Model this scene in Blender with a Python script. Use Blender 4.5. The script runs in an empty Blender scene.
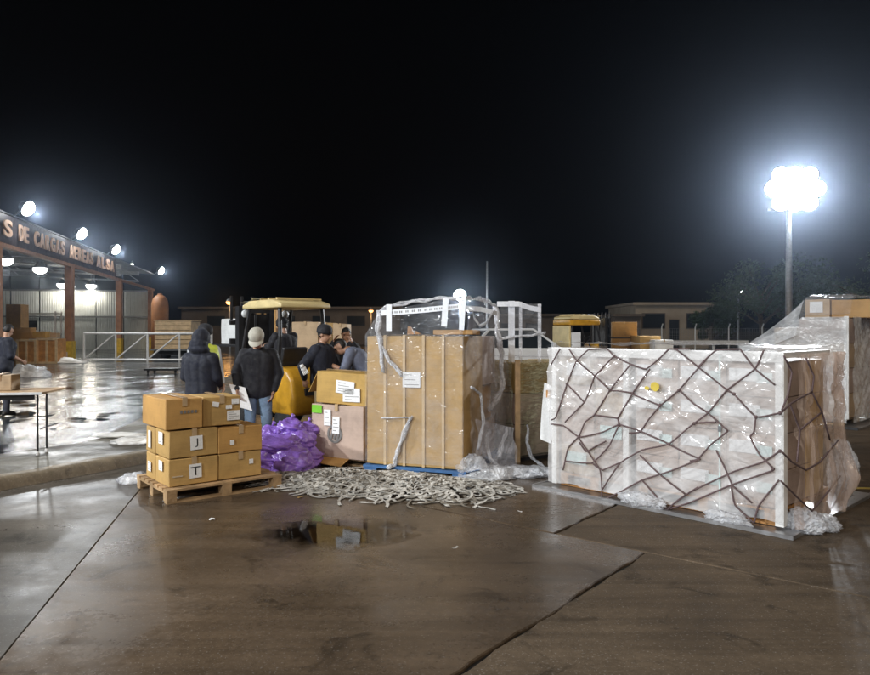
import bpy, bmesh, math, random
from mathutils import Vector, Matrix, noise, Euler

random.seed(7)
sc = bpy.context.scene
col = sc.collection
R = math.radians

# ------------------------------------------------------------------ camera, sky, exposure
CAMZ, F, U0, V0 = 1.7, 700.0, 435.0, 330.0          # photo pixels: focal length, principal column, horizon row
cd = bpy.data.cameras.new('camera')
cam = bpy.data.objects.new('camera', cd)
col.objects.link(cam)
cam.location = (0, 0, CAMZ)
cam.rotation_euler = (R(90), 0, 0)
cd.sensor_width = 36.0
cd.lens = 36.0 * F / 870.0
cd.shift_y = -7.5 / 870.0
cd.clip_end = 2000
sc.camera = cam

w = bpy.data.worlds.new('World')
sc.world = w
w.use_nodes = True
nt = w.node_tree
bg = nt.nodes['Background']
sky = nt.nodes.new('ShaderNodeTexSky')
sky.sky_type = 'NISHITA'
sky.sun_disc = False
sky.sun_elevation = R(-3.0)
sky.sun_rotation = R(153)
nt.links.new(sky.outputs[0], bg.inputs['Color'])
bg.inputs['Strength'].default_value = 0.012

sd_ = bpy.data.lights.new('sun_fill', 'SUN')                # faint, very soft fill added from behind the camera for unseen apron lamps
sd_.energy = 0.7; sd_.angle = R(30); sd_.color = (1.0, .86, .70)
sun_fill = bpy.data.objects.new('sun_fill', sd_); col.objects.link(sun_fill)
sun_fill.rotation_euler = Vector((-.5, 1.0, -.95)).to_track_quat('-Z', 'Y').to_euler()

sc.view_settings.view_transform = 'Standard'
sc.view_settings.look = 'None'
sc.view_settings.exposure = 0.3
sc.view_settings.gamma = 1.0
sc.cycles.use_denoising = True
sc.cycles.max_bounces = 6
sc.cycles.volume_bounces = 0
sc.cycles.transparent_max_bounces = 10
sc.cycles.caustics_reflective = False
sc.cycles.caustics_refractive = False
sc.cycles.sample_clamp_indirect = 4.0

FLOOD_W = 3400.0      # watts of each floodlight of the cargo shed
HAZE = 0.0006  # density of the volume added for glow around the lamps
MAST_W = 14000.0      # watts of the lamp cluster on the mast by the trees

# ------------------------------------------------------------------ pixel -> place
def G(u, v, z=0.0):
    d = (CAMZ - z) * F / (v - V0)
    return Vector(((u - U0) / F * d, d, z))
def A(u, v, d):
    return Vector(((u - U0) / F * d, d, CAMZ - (v - V0) / F * d))
def on_plane(u, v, o, n):
    r = Vector(((u - U0) / F, 1.0, -(v - V0) / F))
    c = Vector((0, 0, CAMZ))
    t = (o - c).dot(n) / r.dot(n)
    return c + r * t

# ------------------------------------------------------------------ materials
def mat_base(name):
    m = bpy.data.materials.new(name)
    m.use_nodes = True
    return m, m.node_tree.nodes, m.node_tree.links, m.node_tree.nodes['Principled BSDF']

def coords(N, L, scale=(1, 1, 1), kind='Object'):
    tc = N.new('ShaderNodeTexCoord'); mp = N.new('ShaderNodeMapping')
    mp.inputs['Scale'].default_value = scale
    L.new(tc.outputs[kind], mp.inputs['Vector'])
    return mp.outputs[0]

def ramp(N, L, src, stops):
    r = N.new('ShaderNodeValToRGB')
    e = r.color_ramp.elements
    e[0].position, e[0].color = stops[0][0], (*stops[0][1], 1)
    e[1].position, e[1].color = stops[-1][0], (*stops[-1][1], 1)
    for p, c in stops[1:-1]:
        q = e.new(p); q.color = (*c, 1)
    L.new(src, r.inputs[0])
    return r.outputs[0]

def nz(N, L, vec, scale, detail=4, rough=0.6, dist=0.0):
    n = N.new('ShaderNodeTexNoise')
    n.inputs['Scale'].default_value = scale
    n.inputs['Detail'].default_value = detail
    n.inputs['Roughness'].default_value = rough
    n.inputs['Distortion'].default_value = dist
    L.new(vec, n.inputs['Vector'])
    return n.outputs['Fac']

def g3(v): return (v, v, v)

def M_simple(name, c, rough=0.5, var=0.25, scale=6.0, metal=0.0, bump=0.0, bscale=40.0, kind='Object', sheen=0.0, spec=0.5):
    m, N, L, b = mat_base(name)
    v = coords(N, L, kind=kind)
    f = nz(N, L, v, scale)
    lo = tuple(x * (1 - var) for x in c); hi = tuple(min(1, x * (1 + var)) for x in c)
    L.new(ramp(N, L, f, [(0.3, lo), (0.7, hi)]), b.inputs['Base Color'])
    f2 = nz(N, L, v, scale * 2.3)
    L.new(ramp(N, L, f2, [(0.3, g3(max(0.02, rough * 0.75))), (0.7, g3(min(1, rough * 1.25)))]), b.inputs['Roughness'])
    b.inputs['Metallic'].default_value = metal
    b.inputs['Specular IOR Level'].default_value = spec
    if sheen: b.inputs['Sheen Weight'].default_value = sheen
    if bump:
        bp = N.new('ShaderNodeBump'); bp.inputs['Strength'].default_value = bump; bp.inputs['Distance'].default_value = 0.02
        L.new(nz(N, L, v, bscale), bp.inputs['Height']); L.new(bp.outputs[0], b.inputs['Normal'])
    return m

def M_card(name, c, rough=0.62):
    """corrugated cardboard: flute lines, scuffs and blotches"""
    m, N, L, b = mat_base(name)
    v = coords(N, L)
    oi = N.new('ShaderNodeObjectInfo')
    f = nz(N, L, v, 3.0, 6, 0.65)
    lo = tuple(x * 0.66 for x in c); hi = tuple(x * 1.12 for x in c)
    base = ramp(N, L, f, [(0.25, lo), (0.55, c), (0.8, hi)])
    fl = nz(N, L, coords(N, L, (1.5, 1.5, 160)), 1.0, 2)
    mx = N.new('ShaderNodeMix'); mx.data_type = 'RGBA'; mx.blend_type = 'MULTIPLY'
    mx.inputs['Factor'].default_value = 0.35
    L.new(base, mx.inputs[6]); L.new(ramp(N, L, fl, [(0.3, g3(0.7)), (0.7, g3(1.05))]), mx.inputs[7])
    hs = N.new('ShaderNodeHueSaturation')
    mr = N.new('ShaderNodeMapRange'); mr.inputs[3].default_value = 0.82; mr.inputs[4].default_value = 1.15
    L.new(oi.outputs['Random'], mr.inputs[0]); L.new(mr.outputs[0], hs.inputs['Value'])
    L.new(mx.outputs[2], hs.inputs['Color']); L.new(hs.outputs[0], b.inputs['Base Color'])
    b.inputs['Roughness'].default_value = rough
    bp = N.new('ShaderNodeBump'); bp.inputs['Strength'].default_value = 0.25; bp.inputs['Distance'].default_value = 0.01
    L.new(nz(N, L, v, 9, 5), bp.inputs['Height']); L.new(bp.outputs[0], b.inputs['Normal'])
    return m

def M_film(name, tint=(0.8, 0.8, 0.82), lo=0.12, hi=0.5, stretch=(3, 3, 14), rough=0.16, bump=0.6):
    """stretch film: mostly see-through, milky where it is folded and gathered"""
    m, N, L, b = mat_base(name)
    v = coords(N, L, stretch)
    v2 = coords(N, L)
    f = nz(N, L, v, 1.0, 6, 0.7, 1.2)
    s1 = N.new('ShaderNodeMath'); s1.operation = 'SUBTRACT'; s1.inputs[1].default_value = 0.5; L.new(nz(N, L, v, 2.0, 1.2, 0.5, 1.2), s1.inputs[0])
    s2 = N.new('ShaderNodeMath'); s2.operation = 'ABSOLUTE'; L.new(s1.outputs[0], s2.inputs[0])
    s3 = N.new('ShaderNodeMath'); s3.operation = 'MULTIPLY'; s3.inputs[1].default_value = 3.0; L.new(s2.outputs[0], s3.inputs[0])
    f2 = nz(N, L, v2, 2.2, 3, 0.6)
    b.inputs['Base Color'].default_value = (*tint, 1)
    b.inputs['Roughness'].default_value = rough
    b.inputs['IOR'].default_value = 1.5
    b.inputs['Specular IOR Level'].default_value = 1.0
    bp = N.new('ShaderNodeBump'); bp.inputs['Strength'].default_value = bump; bp.inputs['Distance'].default_value = 0.03
    L.new(s3.outputs[0], bp.inputs['Height']); L.new(bp.outputs[0], b.inputs['Normal'])
    mul = N.new('ShaderNodeMath'); mul.operation = 'MULTIPLY'
    L.new(f, mul.inputs[0]); L.new(f2, mul.inputs[1])
    mr = N.new('ShaderNodeMapRange')
    mr.inputs[1].default_value = 0.14; mr.inputs[2].default_value = 0.40
    mr.inputs[3].default_value = lo; mr.inputs[4].default_value = hi
    L.new(mul.outputs[0], mr.inputs[0])
    t = N.new('ShaderNodeBsdfTransparent')
    t.inputs[0].default_value = (0.96, 0.96, 0.97, 1)
    mix = N.new('ShaderNodeMixShader')
    L.new(mr.outputs[0], mix.inputs[0]); L.new(t.outputs[0], mix.inputs[1]); L.new(b.outputs[0], mix.inputs[2])
    L.new(mix.outputs[0], N['Material Output'].inputs['Surface'])
    return m

def M_concrete(name, c, rlo, rhi, wet_scale=0.55, seedoff=0.0, bump=0.12, ior=1.33):
    """wet concrete: stained, with a water film that comes and goes"""
    m, N, L, b = mat_base(name)
    tc = N.new('ShaderNodeNewGeometry')
    mp = N.new('ShaderNodeMapping'); mp.inputs['Location'].default_value = (seedoff, seedoff * 0.7, 0)
    L.new(tc.outputs['Position'], mp.inputs['Vector']); v = mp.outputs[0]
    big = nz(N, L, v, 0.8, 5, 0.6, 0.4)
    fine = nz(N, L, v, 22.0, 5, 0.75)
    lo = tuple(x * 0.6 for x in c); hi = tuple(x * 1.35 for x in c)
    base = ramp(N, L, big, [(0.3, lo), (0.5, c), (0.72, hi)])
    mx = N.new('ShaderNodeMix'); mx.data_type = 'RGBA'; mx.blend_type = 'MULTIPLY'; mx.inputs['Factor'].default_value = 0.55
    L.new(base, mx.inputs[6]); L.new(ramp(N, L, fine, [(0.32, g3(0.55)), (0.66, g3(1.15))]), mx.inputs[7])
    # oil spots, grit and long tyre scuffs
    st_ = N.new('ShaderNodeMix'); st_.data_type = 'RGBA'; st_.blend_type = 'MULTIPLY'; st_.inputs['Factor'].default_value = 0.75
    sp_ = ramp(N, L, nz(N, L, v, 2.6, 4, 0.7, 0.8), [(0.40, g3(1.0)), (0.56, g3(1.0)), (0.66, g3(0.45))])
    L.new(mx.outputs[2], st_.inputs[6]); L.new(sp_, st_.inputs[7])
    mp2 = N.new('ShaderNodeMapping'); mp2.inputs['Rotation'].default_value = (0, 0, 0.67); mp2.inputs['Scale'].default_value = (0.35, 7.0, 1); L.new(v, mp2.inputs['Vector'])
    ty = N.new('ShaderNodeMix'); ty.data_type = 'RGBA'; ty.blend_type = 'MULTIPLY'; ty.inputs['Factor'].default_value = 0.45
    L.new(st_.outputs[2], ty.inputs[6]); L.new(ramp(N, L, nz(N, L, mp2.outputs[0], 1.0, 3, 0.6, 0.3), [(0.35, g3(0.55)), (0.55, g3(1.05)), (0.75, g3(1.25))]), ty.inputs[7])
    gt_ = N.new('ShaderNodeMix'); gt_.data_type = 'RGBA'; gt_.blend_type = 'ADD'; gt_.inputs['Factor'].default_value = 0.10
    L.new(ty.outputs[2], gt_.inputs[6]); L.new(ramp(N, L, nz(N, L, v, 75.0, 2, 0.5), [(0.62, g3(0.0)), (0.72, g3(1.0))]), gt_.inputs[7])
    L.new(gt_.outputs[2], b.inputs['Base Color'])
    wet = nz(N, L, v, wet_scale, 5, 0.62, 0.5)
    rg = ramp(N, L, wet, [(0.36, g3(rlo)), (0.62, g3(rhi))])
    mm = N.new('ShaderNodeMix'); mm.data_type = 'RGBA'; mm.blend_type = 'MULTIPLY'; mm.inputs['Factor'].default_value = 0.6
    L.new(rg, mm.inputs[6]); L.new(ramp(N, L, fine, [(0.3, g3(0.7)), (0.7, g3(1.3))]), mm.inputs[7])
    L.new(mm.outputs[2], b.inputs['Roughness'])
    b.inputs['IOR'].default_value = ior
    bp = N.new('ShaderNodeBump'); bp.inputs['Distance'].default_value = 0.012
    L.new(ramp(N, L, wet, [(0.38, g3(0.02)), (0.6, g3(bump))]), bp.inputs['Strength'])
    ad = N.new('ShaderNodeMath'); ad.operation = 'ADD'
    L.new(fine, ad.inputs[0]); L.new(nz(N, L, v, 3.0, 3), ad.inputs[1])
    L.new(ad.outputs[0], bp.inputs['Height']); L.new(bp.outputs[0], b.inputs['Normal'])
    return m

def M_emit(name, c, s):
    m, N, L, b = mat_base(name)
    b.inputs['Base Color'].default_value = (*c, 1)
    b.inputs['Emission Color'].default_value = (*c, 1)
    b.inputs['Emission Strength'].default_value = s
    return m

MT = {}
MT['card'] = M_card('cardboard', (0.49, 0.305, 0.105))
MT['card_orange'] = M_card('cardboard_orange', (0.48, 0.265, 0.08))
MT['card_yellow'] = M_card('cardboard_yellow', (0.47, 0.29, 0.075))
MT['card_grey'] = M_card('cardboard_grey', (0.47, 0.35, 0.28))
MT['card_pale'] = M_card('cardboard_pale', (0.50, 0.36, 0.22))
MT['card_white'] = M_card('cardboard_white', (0.72, 0.73, 0.72))
MT['tape'] = M_simple('packing_tape', (0.47, 0.33, 0.19), 0.22, 0.1)
MT['tape_clear'] = M_film('clear_tape', (0.75, 0.68, 0.55), 0.35, 0.6, (4, 4, 4), 0.2, 0.1)
MT['paper'] = M_simple('paper_label', (0.80, 0.80, 0.79), 0.6, 0.08, 40)
MT['ink'] = M_simple('black_ink', (0.02, 0.02, 0.022), 0.5)
MT['ink_grey'] = M_simple('grey_ink', (0.17, 0.16, 0.15), 0.6)
MT['ink_teal'] = M_simple('teal_print', (0.60, 0.74, 0.71), 0.5, 0.15, 30)
MT['green_sticker'] = M_simple('green_sticker', (0.18, 0.52, 0.03), 0.5, 0.1)
MT['yellow_sticker'] = M_simple('yellow_sticker', (0.62, 0.47, 0.06), 0.5, 0.1)
MT['wood'] = M_simple('pallet_wood', (0.36, 0.23, 0.115), 0.7, 0.4, 5, bump=0.4, bscale=25)
MT['wood_orange'] = M_simple('orange_wood', (0.42, 0.20, 0.06), 0.6, 0.3, 5, bump=0.3)
MT['wood_pale'] = M_simple('pale_wood', (0.52, 0.38, 0.22), 0.6, 0.25, 5, bump=0.3)
MT['foam'] = M_simple('white_edge_board', (0.80, 0.79, 0.76), 0.5, 0.06, 8)
MT['film'] = M_film('stretch_film', (0.88, 0.86, 0.85), 0.22, 0.72, (1.8, 1.8, 2.8), 0.12, 0.34)
MT['film_clear'] = M_film('clear_film', (0.78, 0.79, 0.82), 0.03, 0.22, (3, 3, 5), 0.10, 0.3)
MT['film_flank'] = M_film('film_over_flank', (0.80, 0.78, 0.82), 0.06, 0.42, (4, 4, 2.4), 0.09, 0.4)
MT['film_bunch'] = M_film('bunched_film', (0.88, 0.89, 0.92), 0.22, 0.80, (9, 9, 9), 0.08)
MT['film_brown'] = M_film('film_over_cartons', (0.66, 0.50, 0.40), 0.16, 0.60, (7, 7, 1.2), 0.13, 0.3)
MT['film_silver'] = M_film('silver_film', (0.84, 0.85, 0.86), 0.30, 0.80, (4, 4, 6), 0.16, 0.3)
MT['film_dark'] = M_film('dark_film', (0.55, 0.55, 0.38), 0.18, 0.75, (2.5, 2.5, 16), 0.1, 0.9)
MT['tape_white'] = M_simple('white_printed_tape', (0.78, 0.80, 0.84), 0.4, 0.08, 30)
MT['strap'] = M_simple('plastic_strap', (0.56, 0.41, 0.23), 0.35, 0.1)
MT['rope'] = M_simple('net_rope', (0.13, 0.085, 0.085), 0.75, 0.3, 30, bump=0.5, bscale=90)
MT['webbing_dark'] = M_simple('dirty_net_webbing', (0.20, 0.18, 0.15), 0.45, 0.4, 9)
MT['webbing'] = M_simple('net_webbing', (0.50, 0.48, 0.44), 0.35, 0.5, 9)
MT['alu'] = M_simple('aluminium_sheet', (0.55, 0.55, 0.56), 0.35, 0.2, 4, metal=0.9)
MT['blue_pallet'] = M_simple('blue_plastic', (0.05, 0.14, 0.32), 0.45, 0.25)
MT['purple'] = M_simple('purple_plastic', (0.27, 0.145, 0.56), 0.27, 0.25, 5, bump=0.3, bscale=12)
MT['slab'] = M_concrete('wet_concrete', (0.095, 0.066, 0.042), 0.15, 0.42)
MT['slab_dry'] = M_concrete('damp_concrete', (0.110, 0.080, 0.053), 0.58, 0.85, 0.8, 5.0, 0.3, 1.25)
MT['slab_grey'] = M_concrete('wet_grey_concrete', (0.088, 0.076, 0.062), 0.22, 0.5, 0.5, 13.0, 0.15, 1.24)
def M_water(name):
    m, N, L, b = mat_base(name); N.remove(b)
    g = N.new('ShaderNodeBsdfGlossy'); g.inputs['Roughness'].default_value = 0.04
    t = N.new('ShaderNodeBsdfTransparent'); t.inputs[0].default_value = (1, 1, 1, 1)
    fr_ = N.new('ShaderNodeFresnel'); fr_.inputs['IOR'].default_value = 1.33
    bp = N.new('ShaderNodeBump'); bp.inputs['Strength'].default_value = 0.02; bp.inputs['Distance'].default_value = 0.02
    L.new(nz(N, L, coords(N, L), 6.0, 3), bp.inputs['Height']); L.new(bp.outputs[0], g.inputs['Normal'])
    tc_ = N.new('ShaderNodeTexCoord'); gr2 = N.new('ShaderNodeTexGradient'); gr2.gradient_type = 'SPHERICAL'; mp_ = N.new('ShaderNodeMapping'); mp_.inputs['Scale'].default_value = (1.15, 1.6, 1)
    L.new(tc_.outputs['Object'], mp_.inputs['Vector']); L.new(mp_.outputs[0], gr2.inputs[0])
    ad_ = N.new('ShaderNodeMath'); ad_.operation = 'MULTIPLY_ADD'; ad_.inputs[1].default_value = .95; L.new(nz(N, L, tc_.outputs['Object'], 5.0, 4), ad_.inputs[0]); L.new(gr2.outputs['Fac'], ad_.inputs[2])
    mr_ = N.new('ShaderNodeMapRange'); mr_.inputs[1].default_value = .62; mr_.inputs[2].default_value = 1.0; L.new(ad_.outputs[0], mr_.inputs[0])
    mu_ = N.new('ShaderNodeMath'); mu_.operation = 'MULTIPLY'; L.new(mr_.outputs[0], mu_.inputs[0]); L.new(fr_.outputs[0], mu_.inputs[1])
    mx = N.new('ShaderNodeMixShader'); L.new(mu_.outputs[0], mx.inputs[0]); L.new(t.outputs[0], mx.inputs[1]); L.new(g.outputs[0], mx.inputs[2])
    L.new(mx.outputs[0], N['Material Output'].inputs['Surface']); return m
MT['water'] = M_water('rain_water')
MT['joint'] = M_simple('dirty_joint', (0.018, 0.016, 0.014), 0.5, 0.4)
MT['asphalt'] = M_concrete('wet_asphalt', (0.045, 0.052, 0.058), 0.03, 0.14, 0.8, 31.0, 0.6, 1.2)
MT['strip'] = M_concrete('mottled_concrete', (0.16, 0.145, 0.115), 0.30, 0.65, 1.2, 7.0, 0.4)
MT['kerb'] = M_concrete('kerb_concrete', (0.20, 0.16, 0.11), 0.4, 0.75, 1.6, 3.0, 0.5)
MT['yellow_line'] = M_simple('yellow_road_paint', (0.55, 0.40, 0.05), 0.4, 0.3, 14)
MT['black_metal'] = M_simple('black_metal', (0.018, 0.018, 0.02), 0.4, 0.3, 8)
MT['grey_metal'] = M_simple('grey_metal', (0.22, 0.23, 0.24), 0.4, 0.25, 8, metal=0.6)
MT['galv'] = M_simple('galvanised_pipe', (0.62, 0.63, 0.63), 0.4, 0.15, 8)
MT['rubber'] = M_simple('tyre_rubber', (0.015, 0.015, 0.016), 0.8, 0.3, 20)
MT['fork_yellow'] = M_simple('forklift_yellow', (0.52, 0.27, 0.02), 0.35, 0.25, 4)
MT['fork_cream'] = M_simple('forklift_cream', (0.62, 0.50, 0.25), 0.4, 0.15, 4)
MT['hivis'] = M_simple('hi_vis_cloth', (0.55, 0.62, 0.06), 0.6, 0.2)
MT['hull_white'] = M_simple('white_car_paint', (0.72, 0.74, 0.76), 0.2, 0.04)
MT['glass'] = M_simple('dark_glass', (0.02, 0.025, 0.03), 0.05, 0.1)
MT['col_brown'] = M_simple('brown_painted_steel', (0.27, 0.13, 0.07), 0.6, 0.3, 2.5)
MT['fascia'] = M_simple('dark_fascia', (0.06, 0.05, 0.055), 0.6, 0.3, 2)
MT['letters'] = M_simple('faded_orange_letters', (0.74, 0.50, 0.36), 0.6, 0.2, 3)
MT['panel'] = M_simple('corrugated_panel', (0.50, 0.53, 0.52), 0.5, 0.12, 1.5)
MT['roof'] = M_simple('dark_roof_sheet', (0.06, 0.065, 0.075), 0.6, 0.3, 1.5)
MT['yellow_paint'] = M_simple('yellow_bollard_paint', (0.55, 0.36, 0.03), 0.5, 0.3, 5)
MT['rust'] = M_simple('rust_orange_paint', (0.22, 0.09, 0.03), 0.6, 0.3, 2)
MT['cream_wall'] = M_simple('cream_render', (0.28, 0.235, 0.18), 0.8, 0.15, 0.6)
MT['dark_wall'] = M_simple('dull_brown_wall', (0.09, 0.07, 0.055), 0.8, 0.2, 0.6)
MT['bark'] = M_simple('bark', (0.09, 0.07, 0.05), 0.9, 0.3, 6)
MT['leaf'] = M_simple('leaves', (0.045, 0.075, 0.035), 0.55, 0.5, 1.2)
MT['lamp_white'] = M_emit('flood_lens', (0.93, 0.97, 1.0), 45.0)
MT['lamp_bay'] = M_emit('bay_lens', (1.0, 1.0, 0.97), 14.0)
MT['lamp_orange'] = M_emit('sodium_lens', (1.0, 0.42, 0.10), 6.0)
MT['navy'] = M_simple('navy_cloth', (0.009, 0.011, 0.022), 0.85, 0.25, 6, bump=0.15, bscale=30, sheen=0.05)
MT['black_cloth'] = M_simple('black_cloth', (0.008, 0.008, 0.012), 0.85, 0.25, 6, bump=0.15, bscale=30, sheen=0.05)
MT['denim'] = M_simple('washed_denim', (0.16, 0.235, 0.33), 0.85, 0.35, 9, bump=0.5, bscale=18)
MT['dark_trousers'] = M_simple('dark_trousers', (0.03, 0.032, 0.045), 0.85, 0.25, 9)
MT['khaki'] = M_simple('khaki_cloth', (0.30, 0.22, 0.12), 0.85, 0.25, 9)
MT['grey_shirt'] = M_simple('grey_blue_shirt', (0.12, 0.135, 0.19), 0.85, 0.2, 9, bump=0.5, bscale=16)
MT['pale_shirt'] = M_simple('pale_grey_shirt', (0.42, 0.43, 0.45), 0.85, 0.2, 9, bump=0.5, bscale=16)
MT['skin'] = M_simple('skin', (0.40, 0.22, 0.14), 0.5, 0.1, 12)
MT['hair'] = M_simple('dark_hair', (0.012, 0.01, 0.009), 0.6, 0.3, 40)
MT['cap_grey'] = M_simple('pale_cap_cloth', (0.42, 0.40, 0.34), 0.8, 0.15, 14)
MT['shoe'] = M_simple('shoe_leather', (0.02, 0.017, 0.015), 0.5, 0.2)

# ------------------------------------------------------------------ mesh building
class MB:
    def __init__(s): s.v, s.f, s.mi = [], [], []
    def add(s, vs, fs, mi=0):
        n = len(s.v); s.v += [Vector(p) for p in vs]
        for q in fs: s.f.append([i + n for i in q]); s.mi.append(mi)
        return s
    def hexa(s, p, mi=0):
        return s.add(p, [(0, 3, 2, 1), (4, 5, 6, 7), (0, 1, 5, 4), (1, 2, 6, 5), (2, 3, 7, 6), (3, 0, 4, 7)], mi)
    def box(s, a, b, mi=0):
        x0, y0, z0 = a; x1, y1, z1 = b
        return s.hexa([(x0, y0, z0), (x1, y0, z0), (x1, y1, z0), (x0, y1, z0), (x0, y0, z1), (x1, y0, z1), (x1, y1, z1), (x0, y1, z1)], mi)
    def beam(s, p, q, wx, wy, up=(0, 0, 1), mi=0):
        p, q = Vector(p), Vector(q); d = (q - p).normalized(); up = Vector(up)
        if abs(d.dot(up)) > 0.98: up = Vector((0, 1, 0))
        x = d.cross(up).normalized(); y = x.cross(d).normalized()
        c = [x * (i * wx / 2) + y * (j * wy / 2) for i, j in ((-1, -1), (1, -1), (1, 1), (-1, 1))]
        return s.hexa([p + k for k in c] + [q + k for k in c], mi)
    def tube(s, pts, r, n=8, mi=0, cap=True):
        pts = [Vector(p) for p in pts]; rs = r if isinstance(r, (list, tuple)) else [r] * len(pts)
        base = len(s.v); px = None
        for i, p in enumerate(pts):
            d = (pts[min(i + 1, len(pts) - 1)] - pts[max(i - 1, 0)])
            d = d.normalized() if d.length > 1e-9 else Vector((0, 0, 1))
            if px is None:
                up = Vector((0, 0, 1)) if abs(d.z) < 0.9 else Vector((0, 1, 0))
                px = d.cross(up).normalized()
            else:
                px = (px - d * px.dot(d)); px = px.normalized() if px.length > 1e-6 else d.orthogonal().normalized()
            py = d.cross(px)
            for k in range(n):
                a = 2 * math.pi * k / n
                s.v.append(p + (px * math.cos(a) + py * math.sin(a)) * rs[i])
        for i in range(len(pts) - 1):
            for k in range(n):
                a = base + i * n + k; b = base + i * n + (k + 1) % n
                s.f.append([a, b, b + n, a + n]); s.mi.append(mi)
        if cap:
            s.f.append([base + k for k in range(n)][::-1]); s.mi.append(mi)
            e = base + (len(pts) - 1) * n
            s.f.append([e + k for k in range(n)]); s.mi.append(mi)
        return s
    def lathe(s, prof, n=16, mi=0, o=(0, 0, 0), axis='z'):
        o = Vector(o); base = len(s.v)
        for r, z in prof:
            for k in range(n):
                a = 2 * math.pi * k / n; c, q = r * math.cos(a), r * math.sin(a)
                s.v.append(o + (Vector((c, q, z)) if axis == 'z' else Vector((c, z, q)) if axis == 'y' else Vector((z, c, q))))
        for i in range(len(prof) - 1):
            for k in range(n):
                a = base + i * n + k; b = base + i * n + (k + 1) % n
                s.f.append([a, b, b + n, a + n]); s.mi.append(mi)
        s.f.append([base + k for k in range(n)][::-1]); s.mi.append(mi)
        e = base + (len(prof) - 1) * n
        s.f.append([e + k for k in range(n)]); s.mi.append(mi)
        return s
    def grid(s, fn, nu, nv, mi=0):
        base = len(s.v)
        for j in range(nv + 1):
            for i in range(nu + 1): s.v.append(Vector(fn(i / nu, j / nv)))
        for j in range(nv):
            for i in range(nu):
                a = base + j * (nu + 1) + i
                s.f.append([a, a + 1, a + nu + 2, a + nu + 1]); s.mi.append(mi)
        return s
    def prism(s, poly, y0, y1, mi=0):
        """(x, z) outline pushed from y0 to y1"""
        n = len(poly)
        return s.add([(x, y0, z) for x, z in poly] + [(x, y1, z) for x, z in poly],
                     [list(range(n)), list(range(2 * n - 1, n - 1, -1))] + [[i, i + n, (i + 1) % n + n, (i + 1) % n] for i in range(n)], mi)

def mesh_of(name, mb, mats, smooth=False, fix=True):
    me = bpy.data.meshes.new(name)
    me.from_pydata([tuple(p) for p in mb.v], [], mb.f)
    for m in (mats if isinstance(mats, (list, tuple)) else [mats]): me.materials.append(MT[m] if isinstance(m, str) else m)
    if any(mb.mi): me.polygons.foreach_set('material_index', mb.mi)
    if fix:
        bm = bmesh.new(); bm.from_mesh(me); bmesh.ops.recalc_face_normals(bm, faces=bm.faces); bm.to_mesh(me); bm.free()
    if smooth: me.polygons.foreach_set('use_smooth', [True] * len(me.polygons))
    me.update()
    return me

def tag(o, label=None, cat=None, group=None, kind=None):
    if label: o['label'] = label
    if cat: o['category'] = cat
    if group: o['group'] = group
    if kind: o['kind'] = kind
    return o

def obj(name, mb, mats, parent=None, smooth=False, loc=None, rz=0.0, me=None, fix=True):
    me = me or mesh_of(name, mb, mats, smooth, fix)
    o = bpy.data.objects.new(name, me); col.objects.link(o)
    if parent: o.parent = parent
    if loc is not None: o.location = loc
    if rz: o.rotation_euler.z = rz
    return o

def thing(name, label, cat, loc=(0, 0, 0), rz=0.0, group=None):
    o = bpy.data.objects.new(name, None); col.objects.link(o)
    o.empty_display_size = 0.2
    o.location = loc; o.rotation_euler.z = rz
    return tag(o, label, cat, group)

def copy_tree(o, parent=None):
    c = o.copy(); col.objects.link(c)
    if parent: c.parent = parent
    for ch in o.children: copy_tree(ch, c)
    return c

def text_mesh(s, width=None, height=None, extrude=0.002, bold=0.0):
    cu = bpy.data.curves.new('t', 'FONT'); cu.body = s; cu.extrude = extrude; cu.offset = bold
    cu.align_x = 'CENTER'; cu.align_y = 'CENTER'
    o = bpy.data.objects.new('t', cu); col.objects.link(o)
    me = bpy.data.meshes.new_from_object(o.evaluated_get(bpy.context.evaluated_depsgraph_get()))
    bpy.data.objects.remove(o)
    xs = [v.co.x for v in me.vertices]; ys = [v.co.y for v in me.vertices]
    cx, cy = (min(xs) + max(xs)) / 2, (min(ys) + max(ys)) / 2
    kx = (width / (max(xs) - min(xs))) if width else 1.0
    ky = (height / (max(ys) - min(ys))) if height else kx
    if not width: kx = ky
    for v in me.vertices:      # stand it up: text x stays x, text y becomes z, faces -y
        v.co = Vector(((v.co.x - cx) * kx, -v.co.z, (v.co.y - cy) * ky))
    return me

def NV(p, s=1.0, seed=0.0):
    return noise.noise(Vector((p[0] * s + seed * 7.3, p[1] * s - seed * 3.1, p[2] * s + seed * 1.7)))

# ------------------------------------------------------------------ cartons
def carton_mesh(name, L_, W_, H_, mat, bulge=0.010, seed=0):
    """closed carton with soft corners; origin at the bottom front-left corner, front face towards -y"""
    bm = bmesh.new(); bmesh.ops.create_cube(bm, size=1.0)
    for v in bm.verts: v.co = Vector(((v.co.x + 0.5) * L_, (v.co.y + 0.5) * W_, (v.co.z + 0.5) * H_))
    bmesh.ops.bevel(bm, geom=bm.edges[:], offset=0.006, segments=1, affect='EDGES', profile=0.5)
    big = [e for e in bm.edges if e.calc_length() > 0.08]
    bmesh.ops.subdivide_edges(bm, edges=big, cuts=4, use_grid_fill=True)
    bm.normal_update()
    for v in bm.verts:
        x, y, z = v.co.x / L_, v.co.y / W_, v.co.z / H_
        b = 16 * (x * (1 - x) * y * (1 - y) + y * (1 - y) * z * (1 - z) + x * (1 - x) * z * (1 - z)) / 3
        v.co += v.normal * (bulge * b * (0.4 + 0.8 * NV(v.co, 3, seed))) + Vector((NV(v.co, 4, seed + 1), NV(v.co, 4, seed + 2), NV(v.co, 4, seed + 3))) * 0.006
    me = bpy.data.meshes.new(name); bm.to_mesh(me); bm.free()
    me.materials.append(MT[mat]); return me

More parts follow.
